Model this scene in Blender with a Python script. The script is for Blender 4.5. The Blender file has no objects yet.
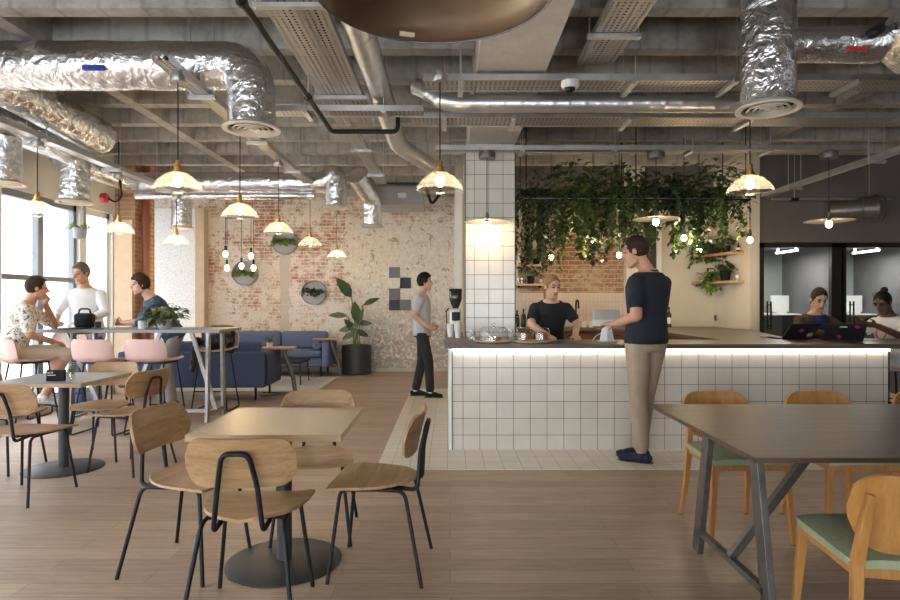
import bpy, bmesh, math, random
from math import pi, sin, cos, sqrt, atan2, radians as R
from mathutils import Vector as V, Matrix

random.seed(7)
SC = bpy.context.scene
COL = SC.collection
HC, F = 1.33, 600.0           # eye height, focal length in pixels of the 900 px frame


def at(x, y, d):               # pixel and distance -> point of the room
    return V(((x - 450) / F * d, d, HC - (y - 302) / F * d))


# ------------------------------------------------------------------ materials
def new_mat(name):
    m = bpy.data.materials.new(name)
    m.use_nodes = True
    nt = m.node_tree
    return m, nt, nt.nodes['Principled BSDF']


def node(nt, typ, **kw):
    n = nt.nodes.new(typ)
    for k, v in kw.items():
        if hasattr(n, k) and k not in n.inputs:
            setattr(n, k, v)
        else:
            n.inputs[k].default_value = v
    return n


def c4(c):
    return (c[0], c[1], c[2], 1)


def ramp(nt, fac, stops):
    r = nt.nodes.new('ShaderNodeValToRGB')
    e = r.color_ramp.elements
    while len(e) < len(stops):
        e.new(0.5)
    for i, (p, c) in enumerate(stops):
        e[i].position = p
        e[i].color = c4(c)
    nt.links.new(fac, r.inputs[0])
    return r.outputs[0]


def mixc(nt, fac, a, b, mode='MIX'):
    n = nt.nodes.new('ShaderNodeMix')
    n.data_type = 'RGBA'
    n.blend_type = mode
    for i, s in ((0, fac), (6, a), (7, b)):
        if hasattr(s, 'is_output'):
            nt.links.new(s, n.inputs[i])
        else:
            n.inputs[i].default_value = s if i == 0 else c4(s)
    return n.outputs[2]


def math_n(nt, op, a, b=None, c=None):
    n = nt.nodes.new('ShaderNodeMath')
    n.operation = op
    for i, s in enumerate((a, b, c)):
        if s is None:
            continue
        if hasattr(s, 'is_output'):
            nt.links.new(s, n.inputs[i])
        else:
            n.inputs[i].default_value = s
    return n.outputs[0]


def coords(nt, swz=None, scale=(1, 1, 1), loc=(0, 0, 0), world=True):
    """world (geometry) or object coordinates, axes re-ordered by swz ('xz' puts z in y)."""
    if world:
        src = nt.nodes.new('ShaderNodeNewGeometry').outputs['Position']
    else:
        src = nt.nodes.new('ShaderNodeTexCoord').outputs['Object']
    if swz:
        s = nt.nodes.new('ShaderNodeSeparateXYZ')
        nt.links.new(src, s.inputs[0])
        k = nt.nodes.new('ShaderNodeCombineXYZ')
        for i, ch in enumerate(swz):
            nt.links.new(s.outputs['xyz'.index(ch)], k.inputs[i])
        src = k.outputs[0]
    mp = nt.nodes.new('ShaderNodeMapping')
    mp.inputs['Scale'].default_value = scale
    mp.inputs['Location'].default_value = loc
    nt.links.new(src, mp.inputs[0])
    return mp.outputs[0]


def noise(nt, vec, scale, detail=4, rough=0.55, dist=0.0):
    n = node(nt, 'ShaderNodeTexNoise', Scale=scale, Detail=detail, Roughness=rough, Distortion=dist)
    nt.links.new(vec, n.inputs['Vector'])
    return n.outputs['Fac']


def bump(nt, b, h, strength=0.3, dist=0.01):
    n = node(nt, 'ShaderNodeBump', Strength=strength, Distance=dist)
    nt.links.new(h, n.inputs['Height'])
    nt.links.new(n.outputs[0], b.inputs['Normal'])


def plain(name, col, rough=0.5, metal=0.0, var=0.06, scale=6, bmp=0.0, bscale=60, spec=None, emit=None, es=0.0):
    m, nt, b = new_mat(name)
    b.inputs['Roughness'].default_value = rough
    b.inputs['Metallic'].default_value = metal
    if spec is not None:
        b.inputs['Specular IOR Level'].default_value = spec
    v = coords(nt, world=False)
    f = noise(nt, v, scale)
    lo = tuple(max(0, x * (1 - var)) for x in col)
    hi = tuple(min(1, x * (1 + var)) for x in col)
    nt.links.new(ramp(nt, f, [(0.3, lo), (0.7, hi)]), b.inputs['Base Color'])
    if bmp:
        bump(nt, b, noise(nt, v, bscale, 3), bmp, 0.004)
    if emit:
        b.inputs['Emission Color'].default_value = c4(emit)
        b.inputs['Emission Strength'].default_value = es
    return m


def wood(name, lo, hi, axis='x', scale=1.0, rough=0.42, spec=0.4):
    m, nt, b = new_mat(name)
    sc = {'x': (1.2, 14, 14), 'y': (14, 1.2, 14), 'z': (14, 14, 1.2)}[axis]
    v = coords(nt, world=False, scale=tuple(s * scale for s in sc))
    f = noise(nt, v, 2.2, 6, 0.62, 0.6)
    f2 = noise(nt, v, 14, 3, 0.6)
    g = math_n(nt, 'ADD', math_n(nt, 'MULTIPLY', f, 0.75), math_n(nt, 'MULTIPLY', f2, 0.25))
    nt.links.new(ramp(nt, g, [(0.34, lo), (0.62, hi)]), b.inputs['Base Color'])
    b.inputs['Roughness'].default_value = rough
    bump(nt, b, f2, 0.08, 0.002)
    b.inputs['Specular IOR Level'].default_value = spec
    return m


def tiles(name, swz, size, tile, tile2, grout, gap=0.006, off=(0, 0, 0), rough=0.25, stagger=0.0, sizey=None, bmp=0.35):
    m, nt, b = new_mat(name)
    v = coords(nt, swz, loc=off)
    t = node(nt, 'ShaderNodeTexBrick', offset=stagger, squash=1.0, Scale=1.0)
    t.inputs['Brick Width'].default_value = size
    t.inputs['Row Height'].default_value = sizey or size
    t.inputs['Mortar Size'].default_value = gap / 2
    t.inputs['Mortar Smooth'].default_value = 0.1
    t.inputs['Bias'].default_value = 0.0
    t.inputs['Color1'].default_value = c4(tile)
    t.inputs['Color2'].default_value = c4(tile2)
    t.inputs['Mortar'].default_value = c4(grout)
    nt.links.new(v, t.inputs['Vector'])
    f = noise(nt, v, 5, 4)
    col = mixc(nt, 0.5, t.outputs['Color'], ramp(nt, f, [(0.3, (0.86, 0.86, 0.86)), (0.7, (1, 1, 1))]), 'MULTIPLY')
    nt.links.new(col, b.inputs['Base Color'])
    nt.links.new(math_n(nt, 'ADD', math_n(nt, 'MULTIPLY', t.outputs['Fac'], 0.5), rough), b.inputs['Roughness'])
    inv = math_n(nt, 'SUBTRACT', 1.0, t.outputs['Fac'])
    bump(nt, b, inv, bmp, 0.003)
    return m


def floor_mat():
    m, nt, b = new_mat('oak_floor_planks')
    v = coords(nt)
    t = node(nt, 'ShaderNodeTexBrick', offset=0.37, squash=1.0, Scale=1.0)
    t.inputs['Brick Width'].default_value = 1.45
    t.inputs['Row Height'].default_value = 0.135
    t.inputs['Mortar Size'].default_value = 0.0013
    t.inputs['Mortar Smooth'].default_value = 0.2
    t.inputs['Color1'].default_value = (0.39, 0.275, 0.20, 1)
    t.inputs['Color2'].default_value = (0.49, 0.355, 0.265, 1)
    t.inputs['Mortar'].default_value = (0.16, 0.105, 0.07, 1)
    nt.links.new(v, t.inputs['Vector'])
    s = nt.nodes.new('ShaderNodeMapping')
    s.inputs['Scale'].default_value = (1.6, 22, 1)
    nt.links.new(v, s.inputs[0])
    g = noise(nt, s.outputs[0], 2.0, 6, 0.65, 0.4)
    g2 = noise(nt, s.outputs[0], 9.0, 3, 0.6)
    col = mixc(nt, 0.75, t.outputs['Color'], ramp(nt, g, [(0.3, (0.62, 0.6, 0.58)), (0.65, (1.08, 1.06, 1.04))]), 'MULTIPLY')
    col = mixc(nt, 0.35, col, ramp(nt, g2, [(0.35, (0.7, 0.7, 0.7)), (0.6, (1, 1, 1))]), 'MULTIPLY')
    nt.links.new(col, b.inputs['Base Color'])
    b.inputs['Roughness'].default_value = 0.42
    b.inputs['Specular IOR Level'].default_value = 0.4
    bump(nt, b, g2, 0.06, 0.002)
    return m


def brick_mat(name, swz, white=0.5, red=(0.42, 0.17, 0.09), pale=(0.70, 0.60, 0.50), split=None, bw=0.215, rh=0.068, strip=None):
    """Old stock brick under patches of lime wash; right of x=split it is rough plaster."""
    m, nt, b = new_mat(name)
    v = coords(nt, swz)
    wob = noise(nt, v, 3.0, 2)
    t = node(nt, 'ShaderNodeTexBrick', offset=0.5, squash=1.0, Scale=1.0)
    t.inputs['Brick Width'].default_value = bw
    t.inputs['Row Height'].default_value = rh
    t.inputs['Mortar Size'].default_value = 0.008
    t.inputs['Mortar Smooth'].default_value = 0.6
    t.inputs['Color1'].default_value = c4(red)
    t.inputs['Color2'].default_value = c4((red[0] * 1.3, red[1] * 1.5, red[2] * 1.5))
    t.inputs['Mortar'].default_value = c4(pale)
    vv = nt.nodes.new('ShaderNodeVectorMath')
    vv.operation = 'ADD'
    nz = node(nt, 'ShaderNodeTexNoise', Scale=22.0, Detail=2.0)
    nt.links.new(v, nz.inputs['Vector'])
    sc = nt.nodes.new('ShaderNodeVectorMath')
    sc.operation = 'SCALE'
    sc.inputs['Scale'].default_value = 0.02
    nt.links.new(nz.outputs['Color'], sc.inputs[0])
    nt.links.new(v, vv.inputs[0])
    nt.links.new(sc.outputs[0], vv.inputs[1])
    nt.links.new(vv.outputs[0], t.inputs['Vector'])
    big = noise(nt, v, 1.3, 5, 0.6, 0.3)
    mid = noise(nt, v, 11.0, 5, 0.65)
    fine = noise(nt, v, 38.0, 3, 0.6)
    wash = math_n(nt, 'ADD', math_n(nt, 'MULTIPLY', big, 0.55), math_n(nt, 'MULTIPLY', mid, 0.45))
    lo = 0.62 - 0.32 * white
    washf = ramp(nt, wash, [(lo, (0, 0, 0)), (lo + 0.10, (1, 1, 1))])
    palev = ramp(nt, fine, [(0.3, tuple(x * 0.8 for x in pale)), (0.65, tuple(min(1, x * 1.1) for x in pale))])
    col = mixc(nt, washf, t.outputs['Color'], palev)
    hgt = math_n(nt, 'ADD', math_n(nt, 'MULTIPLY', t.outputs['Fac'], -0.6), math_n(nt, 'MULTIPLY', mid, 0.5))
    s = nt.nodes.new('ShaderNodeSeparateXYZ')
    nt.links.new(v, s.inputs[0])
    if strip:
        d = math_n(nt, 'ABSOLUTE', math_n(nt, 'SUBTRACT', math_n(nt, 'ADD', s.outputs[0], math_n(nt, 'MULTIPLY', math_n(nt, 'SUBTRACT', mid, 0.5), 0.16)), strip[0]))
        lowz = math_n(nt, 'LESS_THAN', s.outputs[1], strip[2])
        f = math_n(nt, 'MULTIPLY', math_n(nt, 'LESS_THAN', d, strip[1]), lowz)
        col = mixc(nt, f, col, (0.60, 0.53, 0.45))
    if split is not None:
        # plaster: cream above, grey-brown and rubbed below, flecked with brick
        zt = math_n(nt, 'ADD', s.outputs[1], math_n(nt, 'MULTIPLY', math_n(nt, 'SUBTRACT', big, 0.5), 1.6))
        base = ramp(nt, math_n(nt, 'MULTIPLY', zt, 0.333), [(0.22, (0.46, 0.39, 0.31)), (0.46, (0.72, 0.63, 0.51))])
        fl = noise(nt, v, 9.0, 7, 0.72, 0.8)
        base = mixc(nt, ramp(nt, fl, [(0.56, (0, 0, 0)), (0.62, (1, 1, 1))]), base, (0.40, 0.21, 0.14))
        fl2 = noise(nt, v, 12.0, 7, 0.72, 0.8)
        base = mixc(nt, ramp(nt, fl2, [(0.50, (0, 0, 0)), (0.58, (1, 1, 1))]), base, (0.78, 0.73, 0.65))
        fl3 = noise(nt, v, 15.0, 7, 0.75, 0.4)
        base = mixc(nt, ramp(nt, fl3, [(0.60, (0, 0, 0)), (0.66, (1, 1, 1))]), base, (0.24, 0.19, 0.15))
        k = math_n(nt, 'GREATER_THAN', s.outputs[0], split)
        top = math_n(nt, 'GREATER_THAN', math_n(nt, 'ADD', s.outputs[1], math_n(nt, 'MULTIPLY', math_n(nt, 'SUBTRACT', big, 0.5), 2.2)), 2.75)
        k = math_n(nt, 'MULTIPLY', k, math_n(nt, 'SUBTRACT', 1.0, math_n(nt, 'MULTIPLY', top, 0.75)))
        col = mixc(nt, k, col, base)
    nt.links.new(col, b.inputs['Base Color'])
    b.inputs['Roughness'].default_value = 0.9
    bump(nt, b, hgt, 0.6, 0.012)
    return m


def concrete_mat(name, lo, hi, board=True):
    m, nt, b = new_mat(name)
    v = coords(nt)
    f = noise(nt, v, 1.6, 6, 0.65)
    f2 = noise(nt, v, 9, 5, 0.7)
    g = math_n(nt, 'ADD', math_n(nt, 'MULTIPLY', f, 0.6), math_n(nt, 'MULTIPLY', f2, 0.4))
    col = ramp(nt, g, [(0.36, lo), (0.56, hi)])
    if board:
        w = node(nt, 'ShaderNodeTexWave', wave_type='BANDS', bands_direction='X', Scale=1.05, Distortion=0.2)
        nt.links.new(v, w.inputs['Vector'])
        col = mixc(nt, ramp(nt, w.outputs['Fac'], [(0.0, (0.35, 0.35, 0.35)), (0.05, (0, 0, 0))]), col, tuple(x * 0.55 for x in lo))
    nt.links.new(col, b.inputs['Base Color'])
    b.inputs['Roughness'].default_value = 0.9
    bump(nt, b, f2, 0.25, 0.01)
    return m


def foil_mat(name, col=(0.82, 0.82, 0.84)):
    m, nt, b = new_mat(name)
    v = coords(nt)
    n1 = noise(nt, v, 9, 3, 0.6, 1.4)
    vo = node(nt, 'ShaderNodeTexVoronoi', Scale=17.0, feature='F1')
    nt.links.new(v, vo.inputs['Vector'])
    n2 = noise(nt, v, 60, 3, 0.6, 0.5)
    h = math_n(nt, 'ADD', math_n(nt, 'MULTIPLY', n1, 1.2), math_n(nt, 'ADD', math_n(nt, 'MULTIPLY', vo.outputs['Distance'], 0.3), math_n(nt, 'MULTIPLY', n2, 0.05)))
    b.inputs['Base Color'].default_value = c4(col)
    b.inputs['Metallic'].default_value = 0.95
    b.inputs['Roughness'].default_value = 0.2
    bump(nt, b, h, 0.6, 0.026)
    return m


def perforated_mat():
    m, nt, b = new_mat('perforated_galvanised_sheet')
    b.inputs['Metallic'].default_value = 0.75
    b.inputs['Roughness'].default_value = 0.45
    b.inputs['Base Color'].default_value = (0.45, 0.42, 0.385, 1)
    v = coords(nt)
    s = nt.nodes.new('ShaderNodeSeparateXYZ')
    nt.links.new(v, s.inputs[0])
    q = []
    for i in (0, 1):
        p = math_n(nt, 'FLOORED_MODULO', s.outputs[i], 0.036)
        p = math_n(nt, 'SUBTRACT', p, 0.018)
        q.append(math_n(nt, 'MULTIPLY', p, p))
    d = math_n(nt, 'SQRT', math_n(nt, 'ADD', q[0], q[1]))
    hole = math_n(nt, 'LESS_THAN', d, 0.0095)
    nt.links.new(math_n(nt, 'SUBTRACT', 1.0, hole), b.inputs['Alpha'])
    return m


def glassy(name, tint=(1, 1, 1), clear=0.8, rough=0.05, trans=0.0, tcol=(1, 0.9, 0.7), edge=0.0):
    """thin glass: see-through, with gloss and a little scatter"""
    m, nt, b = new_mat(name)
    nt.nodes.remove(b)
    out = nt.nodes['Material Output']
    tr = node(nt, 'ShaderNodeBsdfTransparent', Color=c4(tint))
    gl = node(nt, 'ShaderNodeBsdfGlossy', Roughness=rough)
    mx = nt.nodes.new('ShaderNodeMixShader')
    lw = node(nt, 'ShaderNodeLayerWeight', Blend=0.5)
    nt.links.new(math_n(nt, 'ADD', math_n(nt, 'MULTIPLY', math_n(nt, 'POWER', lw.outputs['Facing'], 2.5), edge), 1 - clear), mx.inputs[0])
    nt.links.new(tr.outputs[0], mx.inputs[1])
    nt.links.new(gl.outputs[0], mx.inputs[2])
    last = mx
    if trans:
        tl = node(nt, 'ShaderNodeBsdfTranslucent', Color=c4(tcol))
        v = coords(nt, world=False)
        w = noise(nt, v, 30, 2)
        m2 = nt.nodes.new('ShaderNodeMixShader')
        nt.links.new(math_n(nt, 'MULTIPLY', w, trans * 2), m2.inputs[0])
        nt.links.new(mx.outputs[0], m2.inputs[1])
        nt.links.new(tl.outputs[0], m2.inputs[2])
        last = m2
    nt.links.new(last.outputs[0], out.inputs['Surface'])
    return m


def emitter(name, col, s):
    m, nt, b = new_mat(name)
    nt.nodes.remove(b)
    e = node(nt, 'ShaderNodeEmission', Color=c4(col), Strength=s)
    nt.links.new(e.outputs[0], nt.nodes['Material Output'].inputs['Surface'])
    return m


def leaf_mat(name, a, b_, rough=0.4):
    m, nt, b = new_mat(name)
    g = nt.nodes.new('ShaderNodeNewGeometry')
    nt.links.new(ramp(nt, g.outputs['Random Per Island'], [(0.0, a), (1.0, b_)]), b.inputs['Base Color'])
    b.inputs['Roughness'].default_value = rough
    b.inputs['Subsurface Weight'].default_value = 0.0
    return m


def shirt_mat():
    m, nt, b = new_mat('leaf_print_cotton')
    v = coords(nt, world=False)
    n1 = noise(nt, v, 16, 2, 0.5, 1.8)
    n2 = noise(nt, v, 21, 2, 0.5, 2.2)
    col = mixc(nt, ramp(nt, n1, [(0.56, (0, 0, 0)), (0.59, (1, 1, 1))]), (0.74, 0.68, 0.58), (0.46, 0.36, 0.22))
    col = mixc(nt, ramp(nt, n2, [(0.58, (0, 0, 0)), (0.61, (1, 1, 1))]), col, (0.12, 0.14, 0.22))
    nt.links.new(col, b.inputs['Base Color'])
    b.inputs['Roughness'].default_value = 0.85
    return m


M = {}
M['floor'] = floor_mat()
M['floor_tile'] = tiles('cream_floor_tiles', 'xyz', 0.151, (0.66, 0.59, 0.48), (0.71, 0.64, 0.53), (0.38, 0.33, 0.27), 0.004, (0.022, 0.0, 0), 0.35)
M['bar_tile'] = tiles('white_square_tiles', 'xzy', 0.151, (0.67, 0.615, 0.53), (0.72, 0.665, 0.58), (0.13, 0.11, 0.09), 0.005, (0.034, 0.016, 0), 0.22)
M['col_tile'] = tiles('white_column_tiles', 'xzy', 0.155, (0.66, 0.62, 0.55), (0.70, 0.66, 0.59), (0.15, 0.13, 0.11), 0.006, (0.045, 0.08, 0), 0.22)
M['col_tile_side'] = tiles('white_column_side_tiles', 'yzx', 0.155, (0.66, 0.62, 0.55), (0.70, 0.66, 0.59), (0.15, 0.13, 0.11), 0.006, (0.0, 0.08, 0), 0.22)
M['splash'] = tiles('blush_finger_tiles', 'xzy', 0.055, (0.60, 0.50, 0.42), (0.64, 0.54, 0.46), (0.42, 0.34, 0.28), 0.004, (0, 0.065, 0), 0.3, 0.0, 0.2)
M['brick'] = brick_mat('limewashed_brick', 'xzy', 0.60, (0.34, 0.15, 0.09), (0.80, 0.72, 0.64), split=-2.01, strip=(-3.16, 0.09, 2.35))
M['brick_side'] = brick_mat('white_painted_brick', 'xzy', 1.0, (0.6, 0.45, 0.38), (0.92, 0.93, 0.95))
M['brick_bar'] = brick_mat('worn_red_brick', 'xzy', 0.47, (0.24, 0.12, 0.07), (0.48, 0.38, 0.28))
M['brick_pier'] = brick_mat('brown_brick', 'yzx', 0.2, (0.38, 0.2, 0.11), (0.58, 0.46, 0.34))
M['concrete'] = concrete_mat('painted_concrete', (0.29, 0.265, 0.235), (0.50, 0.475, 0.435))
M['beam'] = concrete_mat('board_marked_beam', (0.50, 0.465, 0.42), (0.62, 0.585, 0.535), False)
M['plaster'] = plain('cream_plaster', (0.62, 0.56, 0.47), 0.85, var=0.05, scale=2)
M['white_paint'] = plain('white_paint', (0.8, 0.79, 0.76), 0.7, var=0.03)
M['beige_board'] = plain('beige_board', (0.62, 0.47, 0.32), 0.8, var=0.06)
M['dark_wall'] = plain('taupe_paint_and_shade', (0.15, 0.13, 0.12), 0.85, var=0.1, scale=1.5)  # taupe paint by the booths; on the upper kitchen wall it paints shadow
M['oak'] = wood('oak_ply', (0.27, 0.15, 0.066), (0.45, 0.285, 0.145), 'x')
M['oak_top'] = wood('oak_table_edge', (0.38, 0.25, 0.13), (0.54, 0.38, 0.22), 'x')
M['laminate'] = plain('grey_beige_laminate', (0.40, 0.30, 0.20), 0.33, var=0.04, scale=30)
M['grey_top'] = plain('blue_grey_laminate', (0.22, 0.225, 0.24), 0.38, var=0.04, scale=30)
M['beech'] = wood('honey_beech', (0.34, 0.145, 0.034), (0.47, 0.225, 0.065), 'z', 0.7)
M['green_pad'] = plain('sage_green_fabric', (0.31, 0.34, 0.21), 0.9, var=0.08, scale=40, bmp=0.2, bscale=300)
M['dark_top'] = wood('dark_brown_tabletop', (0.080, 0.050, 0.035), (0.118, 0.078, 0.055), 'x', 0.7, 0.40, 0.12)
M['worktop'] = wood('grey_brown_worktop', (0.095, 0.075, 0.058), (0.155, 0.125, 0.10), 'x', 0.6, 0.36, 0.3)
M['steel'] = plain('raw_steel', (0.36, 0.34, 0.32), 0.38, 0.85, var=0.15, scale=20)
M['dark_steel'] = plain('dark_steel', (0.15, 0.135, 0.125), 0.42, 0.6, var=0.15, scale=20)
M['black'] = plain('black_metal', (0.011, 0.011, 0.012), 0.5, 0.0, var=0.1, spec=0.28)
M['black_matte'] = plain('black_matte', (0.013, 0.013, 0.014), 0.8, var=0.1, spec=0.2)
M['base_grey'] = plain('graphite_base', (0.045, 0.043, 0.043), 0.45, 0.1, spec=0.4)
M['foil'] = foil_mat('aluminium_foil')
M['galv'] = plain('galvanised_steel', (0.60, 0.60, 0.60), 0.36, 0.85, var=0.12, scale=8)
M['perf'] = perforated_mat()
M['brass'] = plain('brass', (0.72, 0.42, 0.14), 0.25, 0.95, var=0.05)
M['bronze'] = plain('dark_bronze', (0.27, 0.19, 0.125), 0.30, 0.85, var=0.08, scale=3)
M['shade_glass'] = glassy('ribbed_pendant_glass', (1, 0.96, 0.88), 0.90, 0.12, 0.17, (1.0, 0.93, 0.80))
M['clear_glass'] = glassy('clear_glass', (0.96, 0.97, 0.97), 0.90, 0.06, edge=0.6)
M['pane'] = glassy('window_pane', (0.98, 0.99, 1), 0.95, 0.01)
M['door_glass'] = glassy('booth_door_glass', (0.86, 0.88, 0.88), 0.92, 0.02)
M['bulb'] = emitter('warm_bulb', (1.0, 0.72, 0.36), 60)
M['led'] = emitter('white_led', (1.0, 0.93, 0.82), 2.4)
M['tube_light'] = emitter('booth_tube', (1.0, 0.98, 0.93), 9)
M['frame_grey'] = plain('grey_window_frame', (0.22, 0.235, 0.26), 0.5)
M['frame_black'] = plain('black_door_frame', (0.015, 0.014, 0.014), 0.5)
M['booth_dark'] = plain('charcoal_felt', (0.145, 0.14, 0.145), 0.95, var=0.12, scale=90)
M['booth_side'] = plain('pale_grey_green_felt', (0.36, 0.375, 0.35), 0.95, var=0.05, scale=90)
M['blue_fabric'] = plain('denim_blue_fabric', (0.11, 0.15, 0.26), 0.95, var=0.12, scale=120, bmp=0.15, bscale=400)
M['navy_fabric'] = plain('navy_fabric', (0.06, 0.08, 0.145), 0.95, var=0.12, scale=120)
M['rug'] = plain('pale_grey_rug', (0.45, 0.42, 0.38), 1.0, var=0.08, scale=50, bmp=0.4, bscale=200)
M['pink'] = plain('blush_pink_shell', (0.63, 0.42, 0.37), 0.55, var=0.03)
M['pot_grey'] = plain('grey_planter', (0.36, 0.36, 0.38), 0.6)
M['pot_white'] = plain('white_ceramic', (0.75, 0.73, 0.69), 0.35)
M['leaf'] = leaf_mat('green_leaf', (0.03, 0.065, 0.014), (0.12, 0.17, 0.04))
M['leaf_dark'] = leaf_mat('dark_green_leaf', (0.02, 0.045, 0.016), (0.07, 0.11, 0.035))
M['leaf_lime'] = leaf_mat('bright_green_leaf', (0.08, 0.16, 0.02), (0.28, 0.38, 0.06))
M['stem'] = plain('plant_stem', (0.13, 0.16, 0.05), 0.7)
M['bread'] = plain('baked_cake', (0.34, 0.14, 0.05), 0.8, var=0.25, scale=30, bmp=0.5, bscale=60)
M['board'] = wood('serving_board', (0.42, 0.29, 0.17), (0.56, 0.42, 0.27), 'x')
M['shelf_wood'] = wood('pine_shelf', (0.45, 0.26, 0.10), (0.62, 0.40, 0.18), 'x')
M['cab_red'] = plain('oxblood_cabinet', (0.13, 0.05, 0.032), 0.5)
M['bottle'] = plain('dark_bottle_glass', (0.02, 0.022, 0.018), 0.12)
M['pipe_red'] = plain('oxide_red_pipe', (0.24, 0.075, 0.045), 0.5)
M['red'] = plain('red_plastic', (0.55, 0.04, 0.035), 0.4)
M['blue_tape'] = plain('blue_tape', (0.03, 0.06, 0.42), 0.5)
M['magenta'] = plain('magenta_sticker', (0.62, 0.02, 0.16), 0.5)
M['laptop'] = plain('dark_laptop_shell', (0.035, 0.03, 0.032), 0.4, 0.3)
M['silver'] = plain('silver_plastic', (0.55, 0.55, 0.56), 0.35, 0.3)
M['facade'] = plain('white_render', (0.80, 0.80, 0.79), 0.9, var=0.03, scale=0.6)
M['facade_window'] = plain('facade_window_glass', (0.09, 0.12, 0.16), 1.0, spec=0.0)
M['frosted'] = glassy('frosted_pane', (1, 1, 1), 0.98, 0.4, 0.47, (1, 1, 1))
M['street'] = plain('street_paving', (0.42, 0.41, 0.40), 0.9)
M['skin'] = plain('light_skin', (0.56, 0.33, 0.235), 0.5, var=0.05, scale=25)
M['skin_warm'] = plain('warm_skin', (0.50, 0.265, 0.17), 0.5, var=0.05, scale=25)
M['skin_dark'] = plain('dark_skin', (0.11, 0.05, 0.03), 0.45, var=0.08, scale=25)
M['lip'] = plain('lips', (0.40, 0.15, 0.12), 0.45)
M['lip_dark'] = plain('dark_lips', (0.10, 0.035, 0.028), 0.45)
M['eye'] = plain('eyes', (0.05, 0.04, 0.035), 0.2)
M['hair_brown'] = plain('brown_hair', (0.035, 0.02, 0.012), 0.6, var=0.4, scale=60, bmp=0.5, bscale=120, spec=0.15)
M['hair_black'] = plain('black_hair', (0.012, 0.01, 0.01), 0.5, var=0.3, scale=60, bmp=0.5, bscale=120, spec=0.15)
M['hair_grey'] = plain('grey_brown_hair', (0.12, 0.095, 0.075), 0.65, var=0.4, scale=60, bmp=0.5, bscale=120, spec=0.15)
M['hair_blond'] = plain('dark_blond_hair', (0.26, 0.15, 0.075), 0.6, var=0.35, scale=60, bmp=0.5, bscale=120, spec=0.15)
M['navy_tee'] = plain('navy_cotton', (0.011, 0.014, 0.026), 0.9, var=0.1, scale=15)
M['black_tee'] = plain('black_cotton', (0.012, 0.012, 0.014), 0.9, var=0.1, scale=15)
M['grey_tee'] = plain('grey_cotton', (0.40, 0.40, 0.42), 0.9, var=0.05, scale=15)
M['white_shirt'] = plain('white_cotton', (0.78, 0.77, 0.78), 0.9, var=0.04, scale=12)
M['blue_shirt'] = plain('indigo_cotton', (0.045, 0.075, 0.14), 0.9, var=0.15, scale=15)
M['print_shirt'] = shirt_mat()
M['brown_jacket'] = plain('dark_brown_jacket', (0.045, 0.025, 0.018), 0.85, var=0.15, scale=15)
M['royal_top'] = plain('royal_blue_top', (0.02, 0.04, 0.22), 0.8)
M['chino'] = plain('beige_chino', (0.37, 0.28, 0.195), 0.9, var=0.08, scale=12)
M['short'] = plain('sand_shorts', (0.58, 0.48, 0.37), 0.9, var=0.05, scale=12)
M['jeans'] = plain('blue_jeans', (0.11, 0.16, 0.28), 0.9, var=0.15, scale=12)
M['grey_trouser'] = plain('grey_trousers', (0.36, 0.33, 0.31), 0.9, var=0.06, scale=12)
M['black_jeans'] = plain('black_jeans', (0.014, 0.014, 0.016), 0.85, var=0.1, scale=15)
M['navy_shoe'] = plain('navy_canvas', (0.014, 0.018, 0.05), 0.85)
M['leather'] = plain('black_leather', (0.015, 0.014, 0.015), 0.35, bmp=0.3, bscale=30)
M['sole'] = plain('rubber_sole', (0.10, 0.09, 0.08), 0.8)
M['paper'] = plain('white_paper', (0.75, 0.74, 0.72), 0.7)
M['sq_grey'] = plain('slate_grey_panel', (0.16, 0.16, 0.175), 0.7)
M['sq_black'] = plain('black_panel', (0.045, 0.045, 0.055), 0.7)
M['sq_taupe'] = plain('taupe_panel', (0.20, 0.175, 0.17), 0.7)
M['unit_grey'] = plain('grey_casing', (0.36, 0.34, 0.32), 0.6)
M['yellow'] = plain('yellow_card', (0.62, 0.42, 0.03), 0.6)


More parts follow.
